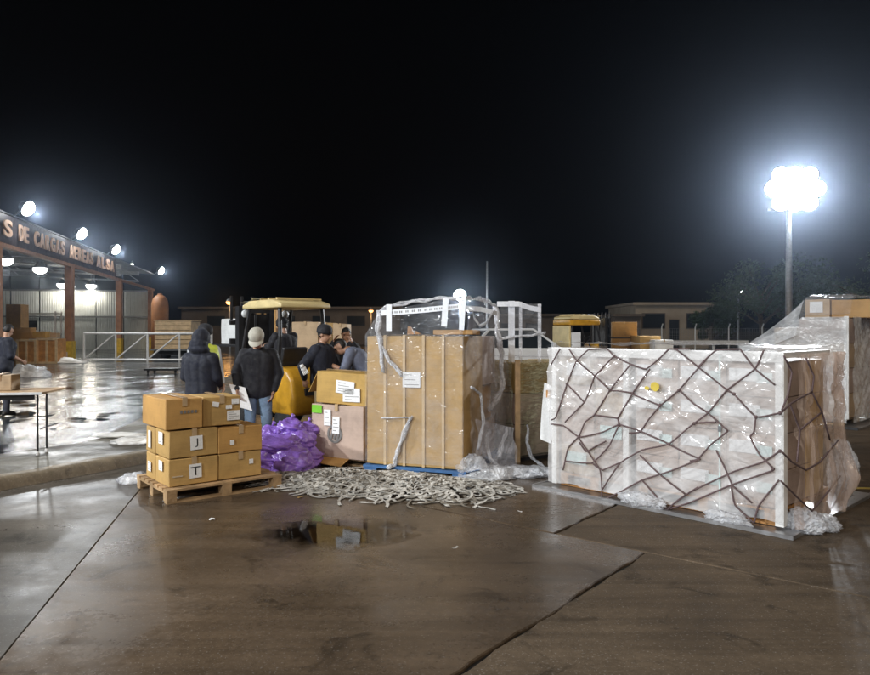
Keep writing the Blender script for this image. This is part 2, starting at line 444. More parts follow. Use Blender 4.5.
CARTON_SEED = [0]
def carton(label, size, loc, rz, mat='card', group=None, tape=True, stickers=(), tapemat='tape', tape_axis='y', name='carton', along='w'):
    CARTON_SEED[0] += 1
    L_, W_, H_ = size
    o = obj(name, None, None, me=carton_mesh(name, L_, W_, H_, mat, seed=CARTON_SEED[0]), loc=loc, rz=rz)
    tag(o, label, 'box', group)
    if tape:
        m = MB(); t = 0.025; e = 0.0155
        if along == 'w':      # seam runs front to back over the top
            c = L_ / 2
            m.box((c - t, -e, H_ + e - 0.003), (c + t, W_ + e, H_ + e)); m.box((c - t, -e, H_ - 0.07), (c + t, -e + 0.003, H_ + e - 0.003))
        else:
            c = W_ / 2
            m.box((-e, c - t, H_ + e - 0.003), (L_ + e, c + t, H_ + e)); m.box((-e, c - t, H_ - 0.07), (-e + 0.003, c + t, H_ + e - 0.003))
        obj('tape', m, tapemat, o)
    for st in stickers: sticker(o, size, *st)
    return o

def sticker(o, size, face, cx, cz, w_, h_, mat='paper', rot=0.0, text=None, lines=0, name='label'):
    """flat paper label: face 'f' front (-y) or 'l' left (-x); cx, cz as metres from the lower corner"""
    m = MB()
    m.box((-w_ / 2, -0.0012, -h_ / 2), (w_ / 2, 0.0012, h_ / 2))
    s = obj(name, m, mat, o)
    off = 0.0165
    if face == 'f': s.location = (cx, -off, cz); s.rotation_euler = (0, rot, 0)
    else: s.location = (-off, cx, cz); s.rotation_euler = (0, rot, R(-90))
    if text:
        me = text_mesh(text, height=h_ * 0.62, extrude=0.03); me.materials.append(MT['ink'])
        for v in me.vertices: v.co.x *= 1.35; v.co.y = v.co.y * 0.0004 / max(1e-6, 0.03) - 0.0022
        obj('print', None, None, s, me=me)
    for k in range(lines):
        mm = MB(); zz = h_ * (0.32 - 0.64 * k / max(1, lines - 1)); ww = w_ * (0.30 + 0.1 * ((k * 7) % 3 - 1))
        mm.box((-w_ * 0.38, -0.0026, zz - h_ * 0.018), (-w_ * 0.38 + 2 * ww, -0.0014, zz + h_ * 0.018))
        obj('print', mm, 'ink_grey', s)
    return s

def wood_pallet(label, L_, W_, loc, rz, mat='wood', group=None, name='pallet', h=0.14):
    t = thing(name, label, 'pallet', loc, rz, group)
    n = 7; bw = W_ * 0.105
    top = None
    def board(nm, a, b):
        m = MB(); m.box(a, b)
        return obj(nm, m, mat, t)
    for k in range(n):
        y = k * (W_ - bw) / (n - 1)
        board('deck_board', (0, y, h - 0.02), (L_, y + bw, h))
    for k in range(3):
        x = k * (L_ - 0.1) / 2
        board('stringer', (x, 0.003, h - 0.042), (x + 0.1, W_ - 0.003, h - 0.021))
        for j in range(3):
            y = j * (W_ - 0.12) / 2
            board('block', (x + 0.002, y + 0.004, 0.021), (x + 0.098, y + 0.116, h - 0.043))
    for k in range(3):
        y = k * (W_ - 0.1) / 2
        board('base_board', (0.004, y + 0.006, 0.001), (L_ - 0.004, y + 0.114 - 0.02, 0.02))
    return t

# ------------------------------------------------------------------ people
SPH = {}
def capsule(mb, p, q, r0, r1, n=26, m=9):
    """tapered capsule"""
    p, q = Vector(p), Vector(q); d = q - p; l = d.length
    z = d.normalized() if l > 1e-6 else Vector((0, 0, 1)); x = z.orthogonal().normalized(); y = z.cross(x)
    base = len(mb.v); rings = []
    for k in range(1, m): a = -math.pi / 2 + k * math.pi / 2 / m; rings.append((p, r0, a))
    rings += [(p, r0, 0), (q, r1, 0)]
    for k in range(1, m): a = k * math.pi / 2 / m; rings.append((q, r1, a))
    mb.v.append(p - z * r0)
    for c, r, a in rings:
        for k in range(n):
            t = 2 * math.pi * k / n
            mb.v.append(c + z * (r * math.sin(a)) + (x * math.cos(t) + y * math.sin(t)) * (r * math.cos(a)))
    mb.v.append(q + z * r1); end = len(mb.v) - 1
    for k in range(n): mb.f.append([base, base + 1 + (k + 1) % n, base + 1 + k])
    for i in range(len(rings) - 1):
        for k in range(n):
            a = base + 1 + i * n + k; b = base + 1 + i * n + (k + 1) % n
            mb.f.append([a, b, b + n, a + n])
    l0 = base + 1 + (len(rings) - 1) * n
    for k in range(n): mb.f.append([end, l0 + k, l0 + (k + 1) % n])

def ell(mb, c, rx, ry, rz, rot=None, n=14, m=9):
    c = Vector(c); rot = rot or Matrix.Identity(3); base = len(mb.v)
    mb.v.append(c + rot @ Vector((0, 0, -rz)))
    for i in range(1, m):
        a = -math.pi / 2 + math.pi * i / m
        for k in range(n):
            t = 2 * math.pi * k / n
            mb.v.append(c + rot @ Vector((rx * math.cos(a) * math.cos(t), ry * math.cos(a) * math.sin(t), rz * math.sin(a))))
    mb.v.append(c + rot @ Vector((0, 0, rz))); end = len(mb.v) - 1
    for k in range(n): mb.f.append([base, base + 1 + (k + 1) % n, base + 1 + k])
    for i in range(m - 2):
        for k in range(n):
            a = base + 1 + i * n + k; b = base + 1 + i * n + (k + 1) % n
            mb.f.append([a, b, b + n, a + n])
    l0 = base + 1 + (m - 2) * n
    for k in range(n): mb.f.append([end, l0 + k, l0 + (k + 1) % n])

STAND = dict(pel=(0, 0, .95), waist=(0, 0, 1.10), chest=(0, .01, 1.32), neck=(0, .02, 1.50), head=(0, -.01, 1.635),
             shl=(.178, .02, 1.395), shr=(-.178, .02, 1.395), ell=(.25, .04, 1.14), elr=(-.25, .04, 1.14),
             wrl=(.25, -.06, .90), wrr=(-.25, -.06, .90), hil=(.095, 0, .92), hir=(-.095, 0, .92),
             knl=(.11, -.02, .50), knr=(-.11, -.02, .50), anl=(.12, .02, .09), anr=(-.12, .02, .09))

def person(label, loc, rz, pose=None, top='navy', legs='dark_trousers', head_tilt=(0, 0), hood=False, hat=None, hatmat='cap_grey',
           vest=False, bulk=1.0, scale=1.0, hand_dir=None, sleeve='long', group=None, face=True):
    """pose: joint -> local place; the figure faces -y. One continuous remeshed body, coloured by region."""
    P = {k: Vector(v) for k, v in STAND.items()}
    for k, v in (pose or {}).items(): P[k] = Vector(v)
    mb = MB(); bones = []         # bones: (p, q, r, region)
    def cap(a, b, r0, r1, reg): capsule(mb, a, b, r0, r1); bones.append((Vector(a), Vector(b), r0, r1, reg))
    B = bulk
    up = (P['neck'] - P['pel']).normalized()
    side = (P['shl'] - P['shr']).normalized()
    # trunk: pairs of capsules give it width without depth
    for s in (-1, 1):
        cap(P['pel'] + side * .075 * s - up * .02, P['waist'] + side * .07 * s, .125 * B, .125 * B, 'top')
        cap(P['waist'] + side * .07 * s, P['chest'] + side * .085 * s, .125 * B, .13 * B, 'top')
        cap(P['chest'] + side * .085 * s, P['neck'] + side * .06 * s - up * .07, .13 * B, .07 * B, 'top')
    cap(P['pel'], P['waist'], .135 * B, .135 * B, 'top'); cap(P['waist'], P['chest'], .135 * B, .14 * B, 'top'); cap(P['chest'], P['neck'] - up * .07, .14 * B, .075 * B, 'top')
    for s, k in ((1, 'l'), (-1, 'r')):
        sh, el, wr = P['sh' + k], P['el' + k], P['wr' + k]
        cap(P['neck'] - up * .06 + side * .04 * s, sh, .058, .074 * B, 'top')
        cap(sh, el, .077 * B, .062 * B, 'top')
        fw = el.lerp(wr, .88)
        if sleeve == 'long': cap(el, fw, .061 * B, .047, 'top')
        else: cap(el, fw, .042, .034, 'skin')
        cap(el.lerp(wr, .8), wr, .028, .026, 'skin')
        # hand: palm, four fingers, thumb, relaxed curl
        d = (wr - el).normalized() if not hand_dir else Vector(hand_dir).normalized()
        fwd = Vector((0, -1, 0)); fwd = (fwd - d * fwd.dot(d)); fwd = fwd.normalized() if fwd.length > .2 else d.orthogonal().normalized()
        lat = d.cross(fwd)
        inw = lat if lat.dot(side) * s < 0 else -lat
        pe = wr + d * .085
        for q in (-1, 0, 1): cap(wr + fwd * .012 * q, pe + fwd * .026 * q, .017, .014, 'skin')
        for q, ln in ((-1.5, .055), (-.5, .07), (.5, .076), (1.5, .068)):
            a = pe + fwd * .021 * q; b = a + (d + inw * .25) .normalized() * ln * .55; c = b + (d * .7 + inw * .8).normalized() * ln * .5
            cap(a, b, .0105, .0095, 'skin'); cap(b, c, .0095, .008, 'skin')
        a = wr + d * .025 + fwd * .028; b = a + (d * .6 + fwd * .8).normalized() * .035; c = b + (d + fwd * .2 + inw * .3).normalized() * .032
        cap(a, b, .0125, .011, 'skin'); cap(b, c, .011, .009, 'skin')
        # leg and shoe
        hi, kn, an = P['hi' + k], P['kn' + k], P['an' + k]
        cap(hi, kn, .098, .072, 'legs'); cap(kn, an, .068, .056, 'legs')
        toe = an + Vector((.02 * s, -.15, -.045)); heel = an + Vector((0, .045, -.035))
        cap(heel, an + Vector((0, -.03, -.01)), .045, .05, 'shoe'); cap(an + Vector((0, -.03, -.025)), toe, .05, .042, 'shoe')
    cap(P['hil'] + Vector((-.03, 0, .02)), P['hir'] + Vector((.03, 0, .02)), .11, .11, 'legs')
    # head
    hc = P['head']; HR = Euler((R(head_tilt[0]), 0, R(head_tilt[1]))).to_matrix()
    def hp(x, y, z): return hc + HR @ Vector((x, y, z))
    cap(P['neck'] - up * .03, hp(0, .01, -.06), .058, .055, 'skin')
    def he(c, rx, ry, rz, reg): ell(mb, hp(*c), rx, ry, rz, HR); bones.append((hp(*c), hp(*c) + Vector((0, 0, 1e-4)), (rx + ry + rz) / 3, (rx + ry + rz) / 3, reg))
    he((0, .015, .025), .076, .095, .098, 'skin'); he((0, -.018, -.05), .058, .068, .068, 'skin'); he((0, -.04, -.082), .034, .036, .030, 'skin')
    cap(hp(0, -.082, .022), hp(0, -.106, -.018), .010, .016, 'skin')
    for s in (-1, 1):
        he((.078 * s, .012, -.005), .010, .022, .032, 'skin')
        cap(hp(.02 * s, -.082, .035), hp(.052 * s, -.066, .034), .011, .010, 'skin')
        cap(hp(0, -.084, -.052), hp(.024 * s, -.076, -.051), .0095, .007, 'skin')
    if hood:
        he((0, .03, .035), .122, .130, .140, 'top'); he((0, .055, -.06), .135, .120, .10, 'top'); he((0, .04, -.12), .165, .125, .075, 'top')
    elif not hat:
        pass
    me = mesh_of('body', mb, [MT['skin']], fix=False)
    o = bpy.data.objects.new('tmp', me); col.objects.link(o)
    rm = o.modifiers.new('r', 'REMESH'); rm.mode = 'VOXEL'; rm.voxel_size = 0.0085; rm.use_smooth_shade = True
    sm = o.modifiers.new('s', 'SMOOTH'); sm.factor = 0.5; sm.iterations = 4
    body = bpy.data.meshes.new_from_object(o.evaluated_get(bpy.context.evaluated_depsgraph_get()))
    bpy.data.objects.remove(o)
    regs = ['skin', top, legs, 'shoe', 'hair', 'hivis']
    body.materials.clear()
    for r in regs: body.materials.append(MT[r])
    idx = {'skin': 0, 'top': 1, 'legs': 2, 'shoe': 3}
    import numpy as np
    nv_ = len(body.vertices); co = np.empty(nv_ * 3); body.vertices.foreach_get('co', co); co = co.reshape(-1, 3)
    best = np.full(nv_, 1e9); reg = np.zeros(nv_, int)
    for p, q, r0, r1, rg in bones:
        p_, q_ = np.array(p), np.array(q); d = q_ - p_; t = np.clip(((co - p_) @ d) / max(1e-9, d @ d), 0, 1)
        dist = np.abs(np.linalg.norm(co - (p_ + t[:, None] * d), axis=1) - (r0 + (r1 - r0) * t)) 
        inside = np.linalg.norm(co - (p_ + t[:, None] * d), axis=1) - (r0 + (r1 - r0) * t)
        k = inside < best; best[k] = inside[k]; reg[k] = idx[rg]
    # the jacket hem ends below the belt
    hem = P['pel'] - up * .10
    hmi = np.array(HR.inverted()); rel = (co - np.array(hc)) @ hmi.T
    if not hood:
        hairy = (np.linalg.norm(rel - np.array((0, .015, .025)), axis=1) < .13) & ((rel[:, 2] > .055) | ((rel[:, 1] > .03) & (rel[:, 2] > -.05))) & (reg == 0)
        reg[hairy] = 4
    if vest:
        u_ = np.array(up); h_ = (co - np.array(P['pel'])) @ u_; lat = (co - np.array(P['pel'])) @ np.array(side)
        reg[(reg == 1) & (h_ > -.02) & (np.abs(lat) < .185) & (co[:, 2] < P['neck'].z + .02)] = 5
    # folds in the cloth
    body.calc_loop_triangles()
    nrm = np.empty(nv_ * 3); body.vertices.foreach_get('normal', nrm); nrm = nrm.reshape(-1, 3)
    sd = sum(map(ord, label)) % 97
    for i in range(nv_):
        if reg[i] in (1, 2, 5):
            p = co[i]
            w0 = NV(p, 2.7, sd + 9) * .25; q0 = (p[0] * .8 + p[2] * .6 + w0, p[1] * .9 - p[0] * .3 + w0, p[2] * .8 - p[0] * .6 + w0 * 1.5)
            a = NV(q0, 4.3, sd) * .006 - abs(NV((q0[0] * .5, q0[1], q0[2] * 1.6), 6.1, sd + 4)) * .004
            co[i] += nrm[i] * a
        elif reg[i] == 4:
            co[i] += nrm[i] * (.008 + .004 * NV(co[i], 40, sd))
    body.vertices.foreach_set('co', co.ravel())
    pv = [reg[p.vertices[0]] for p in body.polygons]
    body.polygons.foreach_set('material_index', pv)
    body.update()
    root = obj('person', None, None, me=body, loc=loc, rz=rz)
    root.scale = (scale,) * 3
    tag(root, label, 'person', group)
    if face and not hood:
        for s in (-1, 1):
            m = MB(); ell(m, hp(.032 * s, -.077, .012), .012, .008, .008, HR, 8, 6); obj('eye', m, 'ink', root, smooth=True)
    if hat:
        m = MB()
        prof = [(.100, -.005), (.104, .02), (.100, .06), (.082, .095), (.045, .118), (.006, .124)] if hat == 'cap' else \
               [(.100, -.02), (.108, -.005), (.108, .03), (.100, .075), (.075, .108), (.035, .122), (.005, .124)]
        m.lathe(prof, 20)
        for v in m.v: v.y = v.y * 1.12 + .012; v.z += .035
        if hat == 'cap':
            def br(u, v):
                a = (u - .5) * 2.4; r = .098 + v * .085 * math.cos(a * .6)
                return (math.sin(a) * .098 * (1 + .1 * v), -math.cos(a) * r * 1.05 + .01, .042 - .02 * v - .02 * abs(math.sin(a)) ** 2)
            m.grid(br, 14, 4); m.grid(lambda u, v: tuple(Vector(br(u, v)) - Vector((0, 0, .006))), 14, 4)
        for i, v in enumerate(m.v): m.v[i] = hc + HR @ v
        obj('cap' if hat == 'cap' else 'beanie', m, hatmat, root, smooth=True)
    return root

# ================================================================== THE SETTING
# apron: a bed with separate concrete slabs on it
m = MB(); m.add([(-300, -60, -.02), (300, -60, -.02), (300, 500, -.02), (-300, 500, -.02)], [(0, 1, 2, 3)])
ground = tag(obj('ground', m, 'joint'), 'dark wet apron ground under the concrete slabs', kind='structure')
PA, AA, BB = Vector((.95, 5.89, 0)), Vector((.783, -.622, 0)), Vector((.622, .783, 0))
def ST(s, t, z=0.0): return PA + AA * s + BB * t + Vector((0, 0, z))
rows = []
for k in range(-2, 12):
    t0, t1 = k * 4.0, k * 4.0 + 4.0
    if k == -1: js = [(-14, -14), (-5.84, -.81), (.85, .85), (5.2, 5.2), (9.4, 9.4), (13.6, 13.6), (18, 18)]; order = 'down'
    elif k == 0: js = [(-16, -16), (-8.4, -8.4), (-4.2, -4.2), (.06, .06), (4.3, 4.3), (8.5, 8.5), (12.7, 12.7), (17, 17), (21, 21)]
    else: js = [(s, s) for s in [q * 4.2 + (.85 if k % 2 else .06) for q in range(-7, 9)]]
    rows.append((k, t0, t1, js))
def edge_pts(p, q, seed, step=.09, amp=.006):
    n = max(1, int((q - p).length / step)); out = []
    nrm = (q - p).normalized().cross(Vector((0, 0, 1)))
    for i in range(n):
        c = p.lerp(q, i / n)
        out.append(c + nrm * (amp * NV(c, 5, seed) if i else 0))
    return out
for k, t0, t1, js in rows:
    for i in range(len(js) - 1):
        # joint value: (at the far edge t1, at the near edge t0)
        (a1, a0), (b1, b0) = js[i], js[i + 1]
        wide = .010
        gl = wide if (k in (-1, 0) and abs(a1 - (.85 if k == -1 else .06)) < .01) else .007
        gr = wide if (k in (-1, 0) and abs(b1 - (.85 if k == -1 else .06)) < .01) else .007
        if k == -1 and abs(a1 + 5.84) < .01: gl = .003
        if k == -1 and abs(b1 + 5.84) < .01: gr = .003
        gt = .010
        c = [ST(a0 + gl, t0 + gt), ST(b0 - gr, t0 + gt), ST(b1 - gr, t1 - gt), ST(a1 + gl, t1 - gt)]
        if all(p.y < -3 for p in c) or all(abs(p.x) > .8 * p.y + 14 for p in c): continue
        near = min(p.length for p in c) < 9
        top = []
        for j in range(4):
            e = c[j], c[(j + 1) % 4]
            rough = .026 if (j == 1 and gr == wide) or (j == 3 and gl == wide) else .005
            top += edge_pts(*e, seed=k * 10 + i + j, amp=rough) if near else [c[j]]
        n = len(top); mb = MB()
        h = .0015 * ((i * 7 + k * 3) % 3 - 1)
        cen = sum(top, Vector()) / n
        inner = [p + (cen - p).normalized() * .008 for p in top]
        for p in inner: p.z = h
        for p in top: p.z = h - .006
        low = [Vector((p.x, p.y, -.019)) for p in top]
        mb.add(inner + top + low, [list(range(n))] + [[j, (j + 1) % n, n + (j + 1) % n, n + j] for j in range(n)] +
               [[n + j, n + (j + 1) % n, 2 * n + (j + 1) % n, 2 * n + j] for j in range(n)])
        obj('slab', mb, 'slab_grey' if (k == -1 and i == 0) else 'slab' if (k <= 0 and b1 < 1) else 'slab_dry', ground)

# raised yard on the left with its kerb
KD = Vector((.523, .852, 0)); KN = Vector((-.852, .523, 0))
K0 = Vector((-4.62, 7.44, 0)) - KD * 10; K1 = Vector((-3.55, 9.25, 0))
arc = [K1 + KN * .9 + Vector((math.sin(a), -math.cos(a), 0)) * 0 for a in (0,)]
kerb = [K0 + KD * (i * .25) for i in range(int((K1 - K0).length / .25) + 1)]
d0 = math.atan2(KD.y, KD.x); d1 = math.atan2(1, -.16)
p = kerb[-1].copy(); 
for i in range(9):
    a = d0 + (d1 - d0) * (i + 1) / 9; p = p + Vector((math.cos(a), math.sin(a), 0)) * .16; kerb.append(p.copy())
for i in range(130): p = p + Vector((math.cos(d1), math.sin(d1), 0)) * .5; kerb.append(p.copy())
ZY = .12
def kn(i):
    t = (kerb[min(i + 1, len(kerb) - 1)] - kerb[max(i - 1, 0)]).normalized(); return Vector((-t.y, t.x, 0))
prof = [(-.02, -.018), (.0, .05), (.012, .085), (.045, .118), (.10, .126), (.24, .124), (.26, .10)]
mb = MB(); n = len(prof)
for i, p in enumerate(kerb):
    t = kn(i)
    for o_, z in prof:
        q = p + t * o_
        mb.v.append(q + t * (.022 * NV((q.x, q.y, z * 3), 2.2)) + Vector((0, 0, z + (.018 * NV(q, 3.1, 2) if z > 0 else 0))))
for i in range(len(kerb) - 1):
    for j in range(n - 1): a = i * n + j; mb.f.append([a, a + n, a + n + 1, a + 1]); mb.mi.append(0)
tag(obj('kerb', mb, 'kerb', smooth=True), 'worn concrete kerb along the raised yard', kind='structure')
mb = MB(); M_ = 7
for i, p in enumerate(kerb):
    for j in range(M_):
        q = p + kn(i) * (.235 + 1.35 * j / (M_ - 1)); mb.v.append(Vector((q.x, q.y, ZY - .002 + .006 * NV(q, 1.3))))
for i in range(len(kerb) - 1):
    for j in range(M_ - 1): a = i * M_ + j; mb.f.append([a, a + M_, a + M_ + 1, a + 1]); mb.mi.append(0)
tag(obj('pavement', mb, 'strip', smooth=True), 'mottled concrete pavement strip behind the kerb', kind='structure')
mb = MB(); poly = [Vector((q.x, q.y, ZY - .02)) for q in [kerb[i] + kn(i) * .9 for i in range(0, len(kerb), 3)]]
poly += [Vector((-12, 120, ZY - .02)), Vector((-120, 120, ZY - .02)), Vector((-120, -12, ZY - .02)), Vector((-9.6, -2.5, ZY - .02))]
mb.add(poly, [list(range(len(poly)))])
tag(obj('yard', mb, 'asphalt'), 'wet asphalt yard in front of the cargo shed', kind='structure')

c = G(862, 488.5); mb = MB(); dr = Vector((.96, -.05, 0)).normalized(); nr = Vector((.05, .96, 0)).normalized()
mb.add([c - dr * .16 - nr * .045 + Vector((0, 0, .005)), c + dr * 3 - nr * .045 + Vector((0, 0, .005)), c + dr * 3 + nr * .045 + Vector((0, 0, .005)), c - dr * .16 + nr * .045 + Vector((0, 0, .005))], [(0, 1, 2, 3)])
tag(obj('road_marking', mb, 'yellow_line'), 'yellow painted line on the concrete', kind='structure')

def puddle(c, rx, ry, rot, seed, z):
    mb = MB(); n = 44; c = Vector(c); vs = []
    for k in range(n):
        a = 2 * math.pi * k / n; f = 1 + .45 * NV((math.cos(a), math.sin(a), 0), 1.3, seed) + .18 * NV((math.cos(a), math.sin(a), 0), 4, seed)
        x, y = rx * f * math.cos(a), ry * f * math.sin(a); vs.append((x * math.cos(rot) - y * math.sin(rot), x * math.sin(rot) + y * math.cos(rot), 0))
    mb.add(vs, [list(range(n))]); o = obj('puddle', mb, 'water', loc=Vector((c.x, c.y, z)))
    return o
tag(puddle(G(338, 532), .8, .6, .5, 3, .004), 'thin rain puddle on the slab before the webbing heap', kind='structure')

# ------------------------------------------------------------------ lamps
def flood(label, loc, aim, power, name='floodlight', r=.32, group=None, lens='lamp_white', post=None, cone=165, color=(.93, .97, 1.0)):
    loc = Vector(loc); aim = Vector(aim).normalized()
    t = thing(name, label, 'lamp', loc, 0, group)
    rot = aim.to_track_quat('Z', 'Y').to_matrix()
    def place(mb):
        mb.v = [rot @ v for v in mb.v]; return mb
    obj('housing', place(MB().lathe([(.05, -.34), (.14, -.30), (r * .9, -.12), (r + .03, -.02), (r + .03, .012), (r + .005, .014)], 20)), 'black_metal', t, smooth=True)
    obj('lens', place(MB().lathe([(r, .016), (r * .96, .09), (r * .8, .17), (r * .5, .235), (.02, .26)], 20)), lens, t, smooth=True)
    if post is not None:
        mb = MB().tube([(0, 0, 0) - aim * .2 if False else -aim * .2, -aim * .2 + Vector((0, 0, -.12)), Vector(post) - loc], .03, 8); obj('bracket', mb, 'grey_metal', t)
    if power:
        ld = bpy.data.lights.new('lamp', 'SPOT'); ld.energy = power; ld.spot_size = R(cone); ld.spot_blend = .6; ld.shadow_soft_size = .16; ld.color = color
        lo = bpy.data.objects.new('lamp', ld); col.objects.link(lo); lo.parent = t
        lo.location = aim * .45; lo.rotation_euler = aim.to_track_quat('-Z', 'Y').to_euler()
    return t

HD = Vector((-.2053, .9787, 0)); HN = Vector((.9787, .2053, 0))      # along the shed front, and out of it
def H(d, out=0.0, z=0.0):
    return Vector((-17.8 - .2097 * (d - 29.5), d, z)) + HN * out

flabels = {29.5: 'white floodlight over the letters at the far left edge', 37.2: 'white floodlight over the middle word of the shed lettering',
           44.6: 'white floodlight above the last word of the shed lettering', 60.5: 'smallest shed floodlight, standing past the end of the lettering'}
for d in (-15.5, -8, -.5, 7, 29.5, 37.2, 44.6, 60.5):
    flood(flabels.get(d) or 'shed floodlight left of the picture, %s from its edge' % {7: 'first', -.5: 'second', -8: 'third', -15.5: 'fourth'}[d], H(d, .55, 6.85), HN * .85 + Vector((.12, -.12, -.5)), FLOOD_W if d < 20 else FLOOD_W * .3,
          group='floodlights along the shed front', post=H(d, .05, 6.5))

# ------------------------------------------------------------------ cargo shed
shed = thing('cargo_shed', 'open cargo shed with brown columns and orange lettering on its fascia', 'building', H(37, 0, 0), 0)
so = shed.location
def sp(name, mb, mat, parent=None, smooth=False):
    mb.v = [v - so for v in mb.v]; return obj(name, mb, mat, parent or shed, smooth)
def quadbox(mb, p, q, out, z0, z1):
    """wall box from p to q, thickness along 'out' vector"""
    p, q, o_ = Vector(p), Vector(q), Vector(out)
    b = [p, q, q + o_, p + o_]
    return mb.hexa([Vector((v.x, v.y, z0)) for v in b] + [Vector((v.x, v.y, z1)) for v in b])
ZB = ZY - .02
for d in (-2, 8, 18, 28.2, 37.8, 48.9, 60):
    mb = MB(); p = H(d, -.35); quadbox(mb, p - HD * .3, p + HD * .3, HN * .34, ZB, 5.25)
    c_ = sp('column', mb, 'col_brown')
    mb = MB(); quadbox(mb, p - HD * .34 - HN * .04, p + HD * .34 - HN * .04, HN * .42, ZB, ZB + 1.0)
    sp('column_guard', mb, 'yellow_paint', c_)
mb = MB(); quadbox(mb, H(-12), H(47.2), -HN * .12, 5.28, 6.45); sp('fascia', mb, 'fascia')
mb = MB(); quadbox(mb, H(-12, .02), H(61), -HN * .25, 5.1, 5.26); sp('eaves_beam', mb, 'col_brown')
mb = MB()
mb.hexa([H(-12, .0, 6.5), H(61, .0, 6.5), H(61, -18, 7.6), H(-12, -18, 7.6), H(-12, .0, 6.56), H(61, .0, 6.56), H(61, -18, 7.66), H(-12, -18, 7.66)])
sp('roof', mb, 'roof')
for d in range(2, 61, 6):
    mb = MB(); mb.beam(H(d, -.3, 6.2), H(d, -17.7, 7.2), .12, .3); mb.beam(H(d, -.3, 5.6), H(d, -17.7, 6.2), .1, .1)
    for k in range(8):
        a = k / 8; mb.beam(H(d, -.3 - 17.4 * a, 5.6 + .6 * a), H(d, -.3 - 17.4 * (a + .0625), 6.25 + (a + .0625)), .06, .06)
    sp('roof_truss', mb, 'grey_metal')
# far end wall of separate sheets, rails on it
e0, e1 = H(60.4, -.2), H(60.4, -17.8)
ev = (e1 - e0); en = 8
for k in range(en):
    mb = MB(); a, b = e0 + ev * (k / en + .002), e0 + ev * ((k + 1) / en - .002)
    nr_ = 12; f = []
    for j in range(nr_ * 2 + 1):
        q = a.lerp(b, j / (nr_ * 2)); f.append(q - HD * (.022 if j % 2 else 0))
    n = len(f); mb.add([Vector((q.x, q.y, ZB)) for q in f] + [Vector((q.x, q.y, 5.0)) for q in f], [[j, j + 1, j + 1 + n, j + n] for j in range(n - 1)])
    sp('wall_sheet', mb, 'panel')
    mb = MB(); quadbox(mb, a, b, -HD * .03, 5.05, 6.9); sp('roof_light', mb, 'glass')
for z in (2.75, 4.95):
    mb = MB(); quadbox(mb, e0 - HD * .08, e1 - HD * .08, -HD * .1, z, z + .14); sp('wall_rail', mb, 'grey_metal')
mb = MB(); quadbox(mb, H(-12, -18), H(60, -18), -HN * .1, ZB, 7.5); sp('back_wall', mb, 'panel')
# lettering, letter by letter
def word(s, da, db, z0=5.52, z1=6.22):
    n = len(s); st = (db - da) / n
    for i, ch in enumerate(s):
        me = text_mesh(ch, width=st * .80, height=z1 - z0, extrude=.03, bold=.03)
        me.materials.append(MT['letters'])
        o = obj('letter', None, None, shed, me=me)
        o.location = H(da + st * (i + .5), .09, (z0 + z1) / 2) - so
        o.rotation_euler.z = math.atan2(HD.y, HD.x)
word('S', 28.2, 29.3); word('DE', 29.9, 31.1); word('CARGAS', 31.7, 36.1); word('AEREAS', 36.8, 41.4); word('ALSA', 42.0, 46.4)
bays = [(5, 259), (40, 268), (62, 284), (91, 285)]
bl = ['round bay lamp at the left edge under the shed roof', 'largest bay lamp hanging inside the cargo shed',
      'bay lamp just left of the thick brown column', 'bay lamp just right of the thick brown column']
for (u, v), lb in zip(bays, bl):
    d = 3.8 * F / (V0 - v); p = A(u, v, d)
    t = thing('bay_lamp', lb, 'lamp', p, 0, 'bay lamps inside the shed')
    obj('shade', MB().lathe([(.06, .45), (.12, .42), (.34, .12), (.42, .0), (.40, -.01)], 18), 'grey_metal', t, smooth=True)
    obj('lens', MB().lathe([(.38, -.015), (.40, -.1), (.33, -.24), (.18, -.33), (.02, -.36)], 18), 'lamp_bay', t, smooth=True)
    obj('rod', MB().tube([(0, 0, .44), (0, 0, 1.2)], .02, 6), 'grey_metal', t)
    ld = bpy.data.lights.new('lamp', 'POINT'); ld.energy = 190; ld.shadow_soft_size = .3; ld.color = (1, .90, .74)
    lo = bpy.data.objects.new('lamp', ld); col.objects.link(lo); lo.parent = t; lo.location = (0, 0, -.75)
for (u, v, lb) in ((8, 247, 'long tube lamp under the eaves at the left edge'), (46, 259, 'long tube lamp under the eaves near the large bay lamp')):
    d = 33 if u < 20 else 36; p = A(u, v, d)
    t = thing('tube_lamp', lb, 'lamp', p, math.atan2(HD.y, HD.x), 'tube lamps under the eaves')
    obj('tray', MB().box((-.7, -.09, .03), (.7, .09, .09)), 'grey_metal', t)
    obj('tube', MB().tube([(-.66, 0, 0), (.66, 0, 0)], .03, 8), 'lamp_bay', t)

# white pipe gate across the yard
gt = thing('pipe_gate', 'long white pipe gate with diagonal braces by the cargo shed', 'gate', (-17.9, 35.7, ZB))
gl_, gh = 6.6, 1.42; np_ = 4
for z, nm in ((.09, 'bottom_rail'), (gh, 'top_rail')): obj(nm, MB().tube([(0, 0, z), (gl_, -.3, z)], .055, 8), 'galv', gt)
for k in range(np_ + 1):
    x = gl_ * k / np_; obj('upright', MB().tube([(x, -.3 * k / np_, .0), (x, -.3 * k / np_, gh)], .06 if k % 2 == 0 else .045, 8), 'galv', gt)
for k in range(np_):
    x0, x1 = gl_ * k / np_, gl_ * (k + 1) / np_; obj('brace', MB().tube([(x0, -.3 * k / np_, .1), (x1, -.3 * (k + 1) / np_, gh)], .04, 8), 'galv', gt)

